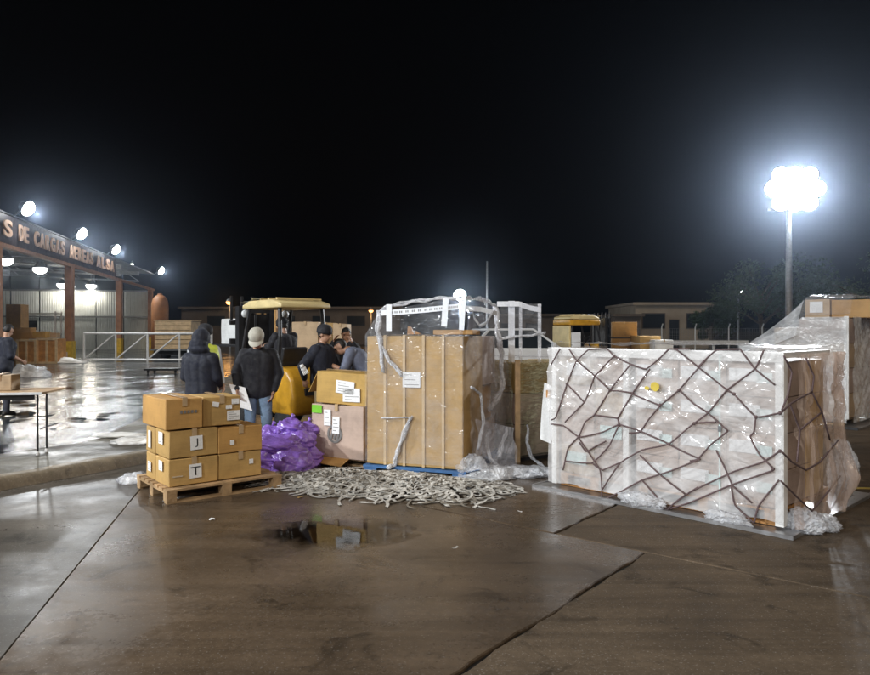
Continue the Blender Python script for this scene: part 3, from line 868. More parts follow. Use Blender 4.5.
# pale slatted crate load on a dolly beyond the gate
cl = A(178, 349, 38.2); cl.z = ZB
dl = thing('baggage_dolly', 'low grey dolly under the pale slatted crate', 'dolly', (cl.x, cl.y, ZB)); dl.scale = (1.2, 1.2, .8)
obj('bed', MB().box((-1.0, -.7, .62), (1.0, .7, .72)), 'grey_metal', dl)
for x in (-.75, .75):
    for y in (-.55, .55): obj('wheel', MB().lathe([(.10, -.06), (.22, -.06), (.24, -.03), (.24, .03), (.22, .06), (.10, .06)], 14, o=(x, y, .24), axis='y'), 'rubber', dl)
obj('axle', MB().box((-.8, -.5, .30), (.8, .5, .6)), 'black_metal', dl)
ct = thing('slatted_crate', 'pale slatted wooden crate standing beyond the pipe gate', 'crate', (cl.x, cl.y, ZB + .579)); ct.scale = (1.25, 1.25, 1.27)
for k in range(6): obj('slat', MB().box((-.78, -.6, .02 + k * .195), (.78, -.575, .19 + k * .195)), 'wood_pale', ct)
for x in (-.78, .72): obj('post', MB().box((x, -.572, 0), (x + .06, -.52, 1.18)), 'wood_pale', ct)
obj('core', MB().box((-.76, -.515, .02), (.76, .6, 1.16)), 'wood_pale', ct)
obj('lid', MB().box((-.82, -.62, 1.185), (.82, .62, 1.22)), 'wood_pale', ct)
fb = A(165, 372, 1.58 * F / 42); fb.z = ZB
fl = thing('flat_trolley', 'flat black trolley bed lying low on the wet yard', 'trolley', fb, .05)
obj('bed', MB().box((-.62, -.45, .10), (.62, .45, .17)), 'black_metal', fl)
for x in (-.5, .5):
    for y in (-.36, .36): obj('wheel', MB().lathe([(.02, -.02), (.05, -.02), (.05, .02), (.02, .02)], 10, o=(x, y, .05), axis='y'), 'rubber', fl)
tk = A(160, 320, 46); tk.z = ZB
tt = thing('storage_tank', 'rust orange tank with rounded top at the end of the shed', 'tank', tk)
obj('shell', MB().lathe([(.50, .3), (.54, .34), (.54, 3.0), (.52, 3.35), (.44, 3.66), (.28, 3.84), (.05, 3.92)], 22), 'rust', tt, smooth=True)
for a in range(3):
    x, y = .40 * math.cos(a * 2.09), .40 * math.sin(a * 2.09); obj('leg', MB().tube([(x, y, 0), (x, y, .45)], .06, 8), 'black_metal', tt)
obj('hatch', MB().lathe([(.16, 3.86), (.16, 3.98), (.02, 4.0)], 12), 'rust', tt)

# crates and cartons at the shed edge on the left
def wood_crate(label, loc, rz, s, mat='wood_orange'):
    L_, W_, H_ = s; t = thing('wooden_crate', label, 'crate', loc, rz, 'crates at the shed edge')
    obj('core', MB().box((.02, .02, .02), (L_ - .02, W_ - .02, H_ - .02)), mat, t)
    for x in (0, L_ / 2 - .05, L_ - .1):
        obj('batten', MB().box((x, -.012, .09), (x + .1, .019, H_ - .09)), 'wood_pale', t)
    for z in (0, H_ - .088): obj('rail', MB().box((0, -.014, z), (L_, .019, z + .088)), 'wood_pale', t)
    return t
for u, v, d, s, lb in ((16, 361, 33.2, (.95, .9, 1.15), 'orange wooden crate behind the man at the left edge'), (36, 362, 33.4, (1.0, .9, 1.2), 'orange wooden crate with a dark gap beside it, left of the brown column')):
    p = A(u, v, d); p.z = ZB; wood_crate(lb, p, .02, s)
p = A(6, 330, 35.5); p.z = ZB
carton('tall orange brown carton standing inside the shed at the left edge', (.75, .7, 2.9), p, 0, 'card_orange', name='tall_carton')
for u, v, d, s, mt_, lb in ((21, 333, 34.2, (.9, .5, .55), 'card_orange', 'brown carton on top of the crate nearest the left edge'),
                            (39, 336, 34.0, (.62, .5, .32), 'card_yellow', 'small yellowish carton on the crate left of the brown column'),
                            (51, 335, 34.4, (.5, .4, .26), 'card_pale', 'small pale carton set on the right end of the crate'),
                            (56, 352, 34.6, (.62, .5, .5), 'card_grey', 'grey carton on the floor against the brown column')):
    p = A(u, v, d); carton(lb, s, Vector((p.x - s[0] / 2, p.y, ZB + (1.165 if 'crate' in lb and u < 30 else 1.205 if 'crate' in lb else 0))), 0, mt_, 'cartons at the shed edge')
sh = thing('steel_shelf', 'pale steel shelf frame behind the crates in the shed', 'shelf', A(30, 360, 37.5) * 1.0); sh.location.z = ZB
for x in (-1.0, 1.3):
    for y in (0, .6): obj('upright', MB().box((x, y, 0), (x + .07, y + .07, 2.6)), 'galv', sh)
for z in (1.35, 2.45): obj('shelf_board', MB().box((-1.0, -.01, z), (1.37, .68, z + .06)), 'panel', sh)
obj('dark_sheet', MB().box((-.6, .4, 1.6), (.15, .45, 2.1)), 'black_metal', sh)  # small black sheet standing between the two shelf boards

# ------------------------------------------------------------------ far background
def building(label, x0, x1, y, h, mat, wins, depth=10, name='building', roofh=.25):
    t = thing(name, label, 'building', ((x0 + x1) / 2, y, 0)); hx = (x1 - x0) / 2
    obj('wall', MB().box((-hx, 0, 0), (hx, depth, h)), mat, t)
    obj('roof', MB().box((-hx - .3, -.35, h + .003), (hx + .3, depth + .3, h + roofh)), mat, t)
    for (a, b, z0, z1) in wins:
        wv = obj('window', MB().box((a - x0 - hx - .08, -.06, z0 - .08), (b - x0 - hx + .08, -.003, z1 + .08)), 'dark_wall', t)
        obj('pane', MB().box((a - x0 - hx, -.09, z0), (b - x0 - hx, -.062, z1)), 'glass', wv)
    return t
building('cream flat roofed building behind the netted load', 18.6, 25.9, 65, 4.0, 'cream_wall', [(19.3, 21.3, 1.9, 3.2), (21.8, 22.6, .1, 2.6), (23.4, 25.2, 1.9, 3.2)])
building('low brown annex beside the cream building', 16.2, 18.5, 63, 2.9, 'dark_wall', [(16.7, 18.0, 1.3, 2.3)], name='annex')
building('long dark low warehouse behind the forklift', -29, -4, 80, 4.1, 'dark_wall', [(-26 + 4 * k, -24 + 4 * k, 2.2, 3.3) for k in range(5)], name='warehouse')
building('distant dark store beyond the second forklift', 4, 15.5, 85, 3.4, 'dark_wall', [(5 + 3 * k, 6.6 + 3 * k, 1.4, 2.5) for k in range(3)], name='store')

def street_lamp(label, u, v, d, lens, r, power=0, col_=(1, 1, 1)):
    p = A(u, v, d); t = thing('street_lamp', label, 'lamp', (p.x, p.y, 0), 0)
    obj('pole', MB().tube([(0, .25, 0), (0, .25, p.z * .6), (0, .22, p.z + .25), (0, 0, p.z + .3)], [.09, .075, .06, .05], 10), 'grey_metal', t)
    obj('head', MB().lathe([(.03, .32), (r * .8, .2), (r * 1.05, .02), (r, 0)], 14, o=(0, 0, p.z)), 'grey_metal', t, smooth=True)
    mb = MB(); ell(mb, (0, 0, p.z), r, r, r * .9); obj('lens', mb, lens, t, smooth=True)
    if power:
        ld = bpy.data.lights.new('lamp', 'POINT'); ld.energy = power; ld.shadow_soft_size = .3; ld.color = col_
        lo = bpy.data.objects.new('lamp', ld); col.objects.link(lo); lo.parent = t; lo.location = (0, -.6, p.z - .6)
street_lamp('bright white street lamp far behind the film hood', 460, 295, 55, 'lamp_white', .48, 1500, (.9, .96, 1))
street_lamp('small orange street lamp above the hooded man', 229, 302, 62, 'lamp_orange', .26, 60, (1, .5, .15))
street_lamp('small orange street lamp left of the film hood', 371, 310.5, 75, 'lamp_orange', .24, 60, (1, .5, .15))
street_lamp('tiny white street lamp in front of the dark trees', 740, 291, 50, 'lamp_bay', .16)
street_lamp('faint white street lamp past the shed lettering', 132, 264, 75, 'lamp_bay', .14)
p = A(487, 296, 58); t = thing('light_pole', 'thin dark unlit pole right of the far white lamp', 'pole', (p.x, p.y, 0))
obj('shaft', MB().tube([(0, 0, 0), (0, 0, 7.4)], [.12, .07], 10), 'grey_metal', t); obj('foot', MB().box((-.2, -.2, 0), (.2, .2, .06)), 'grey_metal', t)

# flood mast by the trees, lamp heads multiplied to imitate its glare
MC = A(793, 190, 30.0)
mast = thing('flood_mast', 'tall pole carrying the cluster of floodlights multiplied for glare', 'mast', (MC.x - .05, MC.y + .25, 0))
obj('shaft', MB().tube([(0, 0, 0), (0, 0, MC.z + 1.0)], [.17, .09], 12), 'grey_metal', mast, smooth=True)
for z in (MC.z - .55, MC.z + .35): obj('crossbar', MB().box((-.9, -.05, z - .3), (.95, .05, z - .2)), 'grey_metal', mast)
obj('foot', MB().box((-.3, -.3, 0), (.3, .3, .08)), 'grey_metal', mast)
k = 0
for x, z, lb in ((-.60, .60, 'upper left'), (.0, .62, 'upper middle'), (.60, .60, 'upper right'), (-.92, .02, 'far left'), (-.31, .0, 'central'), (.31, .0, 'central right'), (.92, .02, 'far right'), (-.60, -.58, 'lower left'), (.0, -.60, 'lower middle'), (.60, -.58, 'lower right')):
    if True:
        flood(lb + ' lamp of the glare-filling cluster on the flood mast', (MC.x + x, MC.y - .15 - .04 * abs(x), MC.z + z), (-.42 + .2 * x, -.86, -.26), MAST_W / 2 if lb.startswith('central') else 0, name='mast_floodlight', r=.34, group='lamps on the flood mast', cone=170)

# guard rail and mesh fence
gr_ = thing('guard_rail', 'pale steel guard rail behind the netted load', 'barrier', (12.3, 40, 0))
obj('beam', MB().box((0, -.05, .86), (5.6, .05, 1.1)), 'galv', gr_)
for k in range(4): obj('post', MB().box((.2 + 1.7 * k, .052, 0), (.3 + 1.7 * k, .15, 1.1)), 'galv', gr_)
fn = thing('mesh_fence', 'wire mesh fence in front of the dark trees', 'fence', (10.5, 46, 0))
for k in range(9): obj('post', MB().tube([(k * 2.2, 0, 0), (k * 2.2, 0, 1.85), (k * 2.2, -.2, 2.1)], .04, 6), 'galv', fn)
mb = MB()
for k in range(118): mb.beam((k * .15, 0, .05), (k * .15, 0, 1.8), .012, .012)
for k in range(13): mb.beam((0, .013, .05 + k * .145), (17.6, .013, .05 + k * .145), .012, .012)
tag(obj('wire_mesh', mb, 'grey_metal', fn), kind='stuff')

def tree(label, loc, h, r, seed, n=5200):
    rnd = random.Random(seed); t = thing('tree', label, 'tree', loc, 0, 'trees behind the fence')
    mb = MB(); tips = []
    trunk = [Vector((0, 0, -.05)), Vector((.08, 0, h * .2)), Vector((-.05, .1, h * .4)), Vector((.1, .1, h * .6))]
    mb.tube(trunk, [.22, .18, .14, .09], 9)
    for k in range(13):
        b = trunk[1].lerp(trunk[3], rnd.uniform(.2, 1)); a = rnd.uniform(0, 6.28); l = r * rnd.uniform(.45, .95)
        e = b + Vector((math.cos(a) * l, math.sin(a) * l, rnd.uniform(.05, .42) * h)); mid = b.lerp(e, .5) + Vector((0, 0, .1 * h * rnd.random()))
        mb.tube([b, mid, e], [.08, .05, .02], 6); tips += [e, mid.lerp(e, .6)]
    obj('trunk', mb, 'bark', t, smooth=True)
    mb = MB(); cl_ = [(c, rnd.uniform(.55, 1.15) * r * .38) for c in tips for _ in (0, 1)]
    for k in range(n):
        c, cr = cl_[k % len(cl_)]; v = Vector((rnd.gauss(0, 1), rnd.gauss(0, 1), rnd.gauss(0, .8)))
        v = v.normalized() * cr * rnd.random() ** .45; p = c + v
        a = Vector((rnd.gauss(0, 1), rnd.gauss(0, 1), rnd.gauss(0, 1))).normalized(); b = a.orthogonal().normalized(); s = rnd.uniform(.07, .16)
        mb.add([p - a * s, p + b * s * .5, p + a * s, p - b * s * .5], [(0, 1, 2, 3)])
    obj('crown', mb, 'leaf', t, fix=False)
tree('dark rounded tree behind the flood mast pole', (23.3, 50, 0), 7.0, 3.2, 1)
tree('low bushy tree left of the flood mast', (20.6, 52, 0), 3.7, 1.7, 2)
tree('dark tree right of the flood mast, cut by the right edge', (28.8, 47, 0), 6.0, 3.6, 3)
tree('farther tree rising between the two largest trees', (28.0, 56, 0), 6.6, 3.3, 4)
tree('far small tree beside the cream building', (23.6, 60, 0), 3.4, 1.5, 5)
tree('large dark tree just outside the right edge', (35.5, 50, 0), 7.4, 3.8, 6)

# ================================================================== THE CARGO
# ---- left pallet of ten cartons
E1, E2 = Vector((.776, .63, 0)), Vector((-.63, .776, 0)); yaw1 = math.atan2(E1.y, E1.x)
Q0 = Vector((-2.628, 6.91, 0))
def Q(s, t, z): return Q0 + E1 * s + E2 * t + Vector((0, 0, z))
wood_pallet('wooden pallet under the pile of ten small cartons', 1.22, .98, Q(-.05, -.1, 0), yaw1)
pal = 'cartons on the small pallet'
lab = ('l', .2, .19, .11, .10, 'paper', 0, None, 2)
carton('carton marked T on the bottom row of the small pallet', (.50, .40, .265), Q(0, 0, .145), yaw1, 'card', pal,
       stickers=[('f', .26, .135, .125, .14, 'paper', -.03, 'T'), lab, ('f', .08, .10, .10, .012, 'tape_clear')])
carton('carton marked J, on top of the carton marked T', (.50, .40, .272), Q(.004, .006, .422), yaw1 + .01, 'card', pal,
       stickers=[('f', .27, .14, .125, .14, 'paper', -.03, 'J'), ('l', .2, .19, .12, .12, 'paper', 0, None, 2)])
carton('plain bottom carton at the right end of the small pallet', (.47, .40, .265), Q(.512, .01, .145), yaw1, 'card', pal,
       stickers=[('f', .35, .16, .045, .05, 'paper')])
carton('plain upper carton at the right end of the small pallet', (.48, .40, .265), Q(.508, .005, .418), yaw1 - .01, 'card_orange', pal,
       stickers=[('f', .14, .11, .045, .05, 'paper')])
carton('bottom carton at the left rear corner of the small pallet', (.50, .30, .262), Q(0, .418, .145), yaw1, 'card', pal, stickers=[('l', .14, .13, .10, .10, 'paper', 0, None, 2)])
carton('second row carton at the left rear corner of the small pallet', (.50, .30, .268), Q(.0, .415, .42), yaw1, 'card', pal, stickers=[('l', .14, .14, .08, .18, 'paper')])
carton('bottom carton hidden at the rear of the small pallet', (.46, .30, .262), Q(.51, .43, .145), yaw1, 'card', pal)
carton('upper carton mostly hidden at the rear of the small pallet', (.46, .30, .262), Q(.51, .43, .42), yaw1, 'card', pal)
tc_ = carton('large orange brown carton on the top left of the small pallet', (.37, .74, .30), Q(-.035, -.01, .712), yaw1, 'card_orange', pal, along='w')
for k in range(5):   # a line of print too blurred to read
    mb = MB(); mb.box((.14 + k * .036, -.0125, .155), (.164 + k * .036, -.0108, .185)); obj('print', mb, 'ink_grey', tc_)
carton('carton with four white stickers on top of the small pallet', (.40, .46, .30), Q(.362, .06, .705), yaw1 - .04, 'card', pal,
       stickers=[('f', .13, .225, .07, .05, 'paper', .2), ('f', .34, .245, .08, .055, 'paper', 0, None, 2), ('f', .27, .19, .065, .042, 'paper', 0, None, 2), ('f', .32, .10, .14, .10, 'paper', 0, None, 4)])

# ---- the bagged goods, purple
def bag(label, c, r, seed, sq=(1, 1, .62)):
    mb = MB(); n, m_ = 40, 24; c = Vector(c)
    bm = bmesh.new(); bmesh.ops.create_icosphere(bm, subdivisions=5, radius=1.0)
    for v in bm.verts:
        d = v.co.normalized()
        f = 1 + .18 * NV(d, 1.7, seed) + .16 * (.5 - abs(NV(d, 1.9, seed + 1)) * 1.6) + .10 * (.5 - 1.8 * abs(NV((d.x * .7 + d.z, d.y * .7 - d.z * .5, d.z * 2.6 + d.x), 1.6, seed + 2))) + .025 * NV(d, 7, seed)
        q = Vector((d.x * sq[0], d.y * sq[1], d.z * sq[2])) * r * f
        if q.z < -r * sq[2] * .62: q.z = -r * sq[2] * .62
        v.co = q
    zmin = min(v.co.z for v in bm.verts)
    for v in bm.verts: v.co.z -= zmin
    me = bpy.data.meshes.new('bag'); bm.to_mesh(me); bm.free(); me.materials.append(MT['purple'])
    me.polygons.foreach_set('use_smooth', [True] * len(me.polygons))
    o = obj('plastic_bag', None, None, me=me, loc=c)
    tag(o, label, 'bag', 'purple plastic bags')
    o.scale = (.93, .93, .93)
    top = max(v.co.z for v in me.vertices)
    k = MB(); k.tube([(0, 0, top - .05), (.01, .0, top), (.035, -.01, top + .035)], [.02, .012, .03], 8)
    obj('knot', k, 'purple', o, smooth=True)
    return o
for i, (u, v, z, r, lb) in enumerate([
        (270, 462, 0, .27, 'purple bag at the bottom left of the heap, touching the small pallet'),
        (291, 464, 0, .27, 'purple bag at the front of the heap above the webbing'),
        (305, 455, 0, .24, 'purple bag at the bottom right of the heap against the carton'),
        (277, 440, .20, .25, 'long shiny purple bag lying in the middle of the heap'),
        (299, 435, .22, .22, 'purple bag on the right side of the heap'),
        (272, 422, .30, .17, 'small purple bag at the upper left of the heap'),
        (291, 418, .36, .20, 'topmost purple bag of the heap'),
        (308, 420, .34, .17, 'purple bag leaning on the carton with the green sticker')]):
    d = [8.45, 8.35, 8.75, 8.5, 8.75, 8.9, 8.85, 9.0][i]
    p = A(u, v, d); bag(lb, (p.x, d, z), r, 11 + i * 5, (1.25, 1, .62) if i == 3 else (1, 1, .72))

# ---- heap of loose webbing
rnd = random.Random(3); mb = MB()
def heap_h(x, y):
    e = ((x + .66) / 1.48) ** 2 + ((y - 7.55 + .25 * x) / .62) ** 2
    return max(0, .13 * (1 - e)) * (.8 + .5 * NV((x, y, 0), 3.0, 2))
for k in range(760):
    while True:
        x, y = rnd.uniform(-2.2, .9), rnd.uniform(6.7, 8.6)
        e = ((x + .66) / 1.48) ** 2 + ((y - 7.55 + .25 * x) / .62) ** 2
        if e < 1 + .30 * rnd.random() ** 2 + .25 * NV((x, y, 0), 2.5, 6): break
    a = rnd.uniform(0, 6.28); p = Vector((x, y, 0)); w_ = rnd.uniform(.009, .016); dk = 1 if rnd.random() < .38 else 0; cv = rnd.uniform(-.7, .7); lift = rnd.uniform(.0, .016)
    prev = None; tw = rnd.uniform(-.35, .35)
    n = rnd.randint(9, 20); st = rnd.uniform(.02, .034); vs = []
    for i in range(n):
        z = heap_h(p.x, p.y) * rnd.uniform(.75, 1.0) + .006 + lift * math.sin(math.pi * i / (n - 1))
        d = Vector((math.cos(a), math.sin(a), 0)); s_ = Vector((-d.y, d.x, tw * math.sin(i * .9)))
        q = Vector((p.x, p.y, z)); vs += [q - s_ * w_, q + s_ * w_, q + s_ * w_ + Vector((0, 0, .004)), q - s_ * w_ + Vector((0, 0, .004))]
        p = p + d * st; a += cv * .5 + rnd.uniform(-.35, .35)
    fs = []
    for i in range(n - 1):
        for j in range(4): fs.append((i * 4 + j, i * 4 + (j + 1) % 4, (i + 1) * 4 + (j + 1) % 4, (i + 1) * 4 + j))
    mb.add(vs, fs, dk)
o = obj('webbing_heap', mb, ['webbing', 'webbing_dark'], fix=False)
tag(o, 'tangled heap of pale net webbing on the ground before the brown load', 'webbing', kind='stuff')

# ---- carton with the green sticker, yellow carton on it
yw = math.atan2(-.50, .866)
S0 = Vector((-1.56, 8.98, 0)); SA = Vector((math.cos(yw), math.sin(yw), 0)); SB = Vector((-SA.y, SA.x, 0))
wood_pallet('flat pallet board under the carton with the green sticker', .86, .6, S0 + SA * .02 + SB * .06, yw, 'wood', h=.09)
gc = carton('large carton with green sticker and grey round print', (.82, .5, .66), S0 - SA * .03 + Vector((0, 0, .095)), yw, 'card_grey', None,
       stickers=[('f', .10, .60, .16, .10, 'green_sticker'), ('f', .27, .50, .11, .20, 'paper', 0, None, 3), ('f', .405, .41, .11, .21, 'paper', .03, None, 4)], along='w')
mb = MB()
for k in range(20):   # round grey mark with slanting bars
    a, b = 2 * math.pi * k / 20, 2 * math.pi * (k + 1) / 20
    mb.hexa([(.38 + r * math.cos(t) , y, .30 + r * math.sin(t) * 1.0) for y in (-.0135, -.0115) for r, t in ((.115, a), (.115, b), (.085, b), (.085, a))])
for k in range(3): mb.beam((.32 + .05 * k, -.0125, .23), (.36 + .05 * k, -.0125, .36), .03, .002, up=(0, 1, 0))
obj('print', mb, 'ink_grey', gc)
mb = MB(); mb.hexa([(.06, -.16, -.05), (.62, -.20, -.06), (.60, .0, -.004), (.08, .0, -.004), (.06, -.16, -.043), (.62, -.2, -.053), (.60, 0, .003), (.08, 0, .003)])
obj('flap', mb, 'card_orange', gc)
yc = carton('yellow tinted carton with taped white papers, lying on the green sticker carton', (.78, .5, .40), S0 + SA * .03 + SB * .02 + Vector((0, 0, .775)), yw + .02, 'card_yellow', None,
       stickers=[('f', .46, .22, .28, .16, 'paper', .06, None, 4), ('f', .56, .13, .26, .17, 'paper', -.04, None, 4)], along='l')
yc.rotation_euler.y = R(1.5)
mb = MB(); mb.hexa([(-.14, .02, .12), (0, .0, .36), (0, .54, .36), (-.14, .5, .12), (-.145, .02, .125), (-.005, 0, .366), (-.005, .54, .366), (-.145, .5, .125)]); obj('flap', mb, 'card_yellow', yc)

# ---- big brown load with clear film hood
yb = math.atan2(-.35, .937); B0 = Vector((-.82, 8.45, 0)); BA = Vector((math.cos(yb), math.sin(yb), 0)); BBv = Vector((-BA.y, BA.x, 0))
def BL(x, y, z): return B0 + BA * x + BBv * y + Vector((0, 0, z))
t = thing('plastic_pallet', 'blue plastic pallet sheet under the tall brown load', 'pallet', BL(-.03, -.05, 0), yb)
obj('deck', MB().box((0, 0, .055), (1.3, 2.0, .085)), 'blue_pallet', t)
for x in (0, .56, 1.12):
    for y in (0, .9, 1.8): obj('foot', MB().box((x + .01, y + .01, 0), (x + .17, y + .17, .054)), 'blue_pallet', t)
mb = MB(); mb.grid(lambda u, v: (1.3 + .16 * u, -.02 + .5 * v, .07 + .05 * math.sin(u * 1.5) - .02 * v), 6, 6); obj('lip', mb, 'blue_pallet', t)
bw, bh = 1.215, 1.53
bo = carton('tall brown cardboard block with vertical straps and a white label', (bw, .78, bh), BL(0, 0, .095), yb, 'card', None, tape=False, name='tall_carton',
            stickers=[('f', .585, 1.02, .225, .18, 'paper', 0, None, 3)])
for x in (.243, .49, .735, .98):
    mb = MB(); w2 = .017
    mb.box((x - w2, -.0165, .0), (x + w2, -.0135, bh + .012)); mb.box((x - w2, -.0165, bh + .0125), (x + w2, .80, bh + .0155)); obj('strap', mb, 'strap', bo)
brl = 'cartons behind the tall brown block'
carton('upper rear carton on the right flank of the tall brown load', (bw - .02, .6, .62), BL(.01, .80, 1.0), yb, 'card_grey', brl, tape=False)
carton('middle rear carton on the right flank of the tall brown load', (bw - .06, .58, .44), BL(.0, .80, .545), yb, 'card_orange', brl, tape=False)
carton('bottom rear carton on the right flank of the tall brown load', (bw - .02, .6, .43), BL(.01, .80, .095), yb, 'card_grey', brl, tape=False)
p = BL(.62, .25, bh + .125)
carton('scrap of brown carton lying on the tall brown load', (.5, .3, .055), BL(.78, .18, bh + .115), yb, 'card_orange', None, tape=False)
t = thing('folded_flap', 'small folded brown card tab on top of the tall brown load', 'card tab', BL(.44, .2, bh + .118), yb)
obj('sheet', MB().hexa([(0, 0, 0), (.09, .0, 0), (.09, .06, 0), (0, .06, 0), (.0, .02, .095), (.035, .02, .09), (.035, .05, .09), (0, .05, .095)]), 'wood_orange', t)
obj('crease', MB().hexa([(.1, 0, 0), (.17, 0, 0), (.17, .06, 0), (.1, .06, 0), (.1, .03, .04), (.12, .03, .03), (.12, .06, .03), (.1, .06, .04)]), 'wood_orange', t)

def wrinkle(p, seed, amp):
    h = p[0] * .8 + p[1] * .6                     # long tension folds, slanting and fanning out
    w_ = NV((h, p[2], 0), .9, seed) * .5
    q1 = ((h * .75 + p[2] * .66) * .9, w_, (p[2] * .75 - h * .66 + w_) * 4.2)
    q2 = ((h * .6 - p[2] * .8) * 1.1, w_ + 3, (p[2] * .6 + h * .8 + w_) * 6.0)
    a = 1 - abs(NV(q1, 1.0, seed)) * 2.2
    b = 1 - abs(NV(q2, 1.0, seed + 3)) * 2.4
    c = NV(p, 2.0, seed + 5)
    return amp * (.5 * a + .28 * b + .3 * c)
def film_panel(fn, nrm, nu, nv, seed, amp):
    """surface fn(u, v), pushed out along nrm by folds; the film keeps its own thin sheet"""
    nrm = Vector(nrm)
    def f(u, v):
        p = Vector(fn(u, v)); return p + nrm * max(.0, wrinkle(p, seed, amp) + amp * .35)
    return MB().grid(f, nu, nv)

# hood: front sheet, right flank sheet, gathered edges and printed tape, all one wrapping
fB = Vector((B0.x, B0.y, 0)) - BBv * .03
def onB(u, v, off=.03):      # pixel -> place on the front plane of the brown load
    return on_plane(u, v, B0 - BBv * off, BBv)
SIDEO = BL(bw + .03, 0, 0)
def onS(u, v): return on_plane(u, v, SIDEO, BA)
hood = thing('plastic_hood', 'clear plastic hood with white printed tape over the tall brown load', 'plastic wrap', BL(0, -.03, 0))
ho = hood.location.copy()
def hp_(name, mb, mat, smooth=True):
    mb.v = [v - ho for v in mb.v]; return obj(name, mb, mat, hood, smooth, fix=False)
def bunch(pts, r, seed, n=7, wob=.02):
    out, rs = [], []; q = []
    for i in range(len(pts) - 1):
        L_ = max(2, int((pts[i + 1] - pts[i]).length / .05))
        q += [pts[i].lerp(pts[i + 1], k / L_) for k in range(L_)]
    q.append(pts[-1])
    for i, p in enumerate(q):
        out.append(p + Vector((NV((i * .37, seed, 0), 1), NV((i * .37, seed, 5), 1), NV((i * .37, seed, 9), 1))) * wob); rs.append(r * (1 + .55 * NV((i * .5, seed, 3), 1)))
    mb_ = MB()
    for s_ in range(4):      # several thin strands read as gathered film
        o2 = [p + Vector((NV((i * .23, s_ * 3.1, seed), 1), NV((i * .23, s_ * 3.1, seed + 4), 1), NV((i * .23, s_ * 3.1, seed + 8), 1))) * r * 1.5 for i, p in enumerate(out)]
        mb_.tube(o2, [q_ * (.55 if s_ else .7) * (1 + .5 * NV((i * .6, s_, seed), 1)) for i, q_ in enumerate(rs)], n)
    return mb_
top_f = [onB(u, v) for u, v in ((379, 312), (384, 308), (400, 304), (418, 301), (440, 298), (460, 297))]
c_ = onB(460, 297)
top_s = [c_] + [onB(460, 297) + (BBv * s) + BA * .05 + Vector((0, 0, dz)) for s, dz in ((.5, -.0), (1.0, -.015), (1.28, -.06))]
hp_('gathered_edge', bunch(top_f, .022, 1), 'film_bunch'); hp_('gathered_edge', bunch(top_s, .024, 2), 'film_bunch')
hp_('gathered_edge', bunch([onB(379, 312), onB(378, 330), onB(381, 352), onB(383, 372)], .030, 3), 'film_bunch')
hp_('gathered_edge', bunch([onB(381, 345), onB(390, 360), onB(402, 377)], .022, 4), 'film_bunch')
e_ = top_s[-1]
hp_('gathered_edge', bunch([e_, BL(bw + .06, 1.3, 1.75), BL(bw + .12, 1.25, 1.35), BL(bw + .16, 1.15, .95), BL(bw + .06, .9, .7)], .036, 5), 'film_bunch')
hp_('gathered_edge', bunch([onB(411, 417), onB(405, 432), onB(400, 447), onB(393, 467), BL(.35, -.14, .09)], .030, 6), 'film_bunch')
bl_, br_ = BL(-.01, -.03, 1.63), BL(bw + .02, -.03, 1.63)
hp_('film_sheet', film_panel(lambda u, v: onB(379, 312).lerp(onB(460, 297), u).lerp(bl_.lerp(br_, u), v), -BBv, 46, 20, 1, .02), 'film_clear')
hp_('film_sheet', film_panel(lambda u, v: c_.lerp(e_, u).lerp(BL(bw + .03, 0, 1.63).lerp(BL(bw + .05, 1.35, 1.6), u), v), BA, 40, 20, 2, .03), 'film_clear')
hp_('film_sheet', film_panel(lambda u, v: BL(-.012 + (bw + .03) * u, -.024, 1.63 - 1.5 * v), -BBv, 60, 70, 3, .007), 'film_clear')
hp_('film_sheet', film_panel(lambda u, v: BL(bw + .02 + .10 * math.sin(v * 3) * u, 1.35 * u, 1.62 - 1.42 * v), BA, 60, 70, 4, .09), 'film_flank')
hp_('gathered_edge', bunch([onB(381, 418), onB(396, 418), onB(411, 417)], .008, 61, 6, .006), 'film_bunch')
hp_('gathered_edge', bunch([BL(bw + .1, .0, 1.05), BL(bw + .14, .25, .95), BL(bw + .16, .3, .6), BL(bw + .1, .25, .3)], .02, 62), 'film_bunch')
def ribbon(pts, h, off, thick=.002):
    mb = MB(); vs = []
    n = len(pts)
    for i, p in enumerate(pts):
        vs += [p + Vector((0, 0, h / 2)), p - Vector((0, 0, h / 2)), p - Vector((0, 0, h / 2)) + off * thick, p + Vector((0, 0, h / 2)) + off * thick]
    fs = []
    for i in range(n - 1):
        for j in range(4): fs.append((i * 4 + j, i * 4 + (j + 1) % 4, (i + 1) * 4 + (j + 1) % 4, (i + 1) * 4 + j))
    return mb.add(vs, fs)
def tape_print(pts, name='print'):
    mb = MB()
    for i in range(2, len(pts) - 1):
        p = pts[i]; a = (pts[i] - pts[i - 1]).normalized()
        for k in range(2):
            c = p + a * (.022 * k) - BBv * .004; mb.beam(c - Vector((0, 0, .012)), c + Vector((0, 0, .012)), .010, .0015)
    return mb
def lp(pts, n):
    out = []
    for i in range(len(pts) - 1): out += [pts[i].lerp(pts[i + 1], k / n) for k in range(n)]
    return out + [pts[-1]]
tp = lp([onB(381, 313, .055), onB(400, 312, .055), onB(425, 310, .055), onB(445, 308, .055), onB(459, 306.5, .055)], 4)
hp_('printed_tape', ribbon(tp, .062, -BBv), 'tape_white', False); hp_('print', tape_print(tp), 'ink_grey', False)
tp2 = lp([c_ + Vector((0, 0, -.125)) - BBv * .02, c_ + BBv * .6 + BA * .07 + Vector((0, 0, -.125)), c_ + BBv * 1.25 + BA * .09 + Vector((0, 0, -.16))], 6)
hp_('printed_tape', ribbon(tp2, .06, BA), 'tape_white', False)
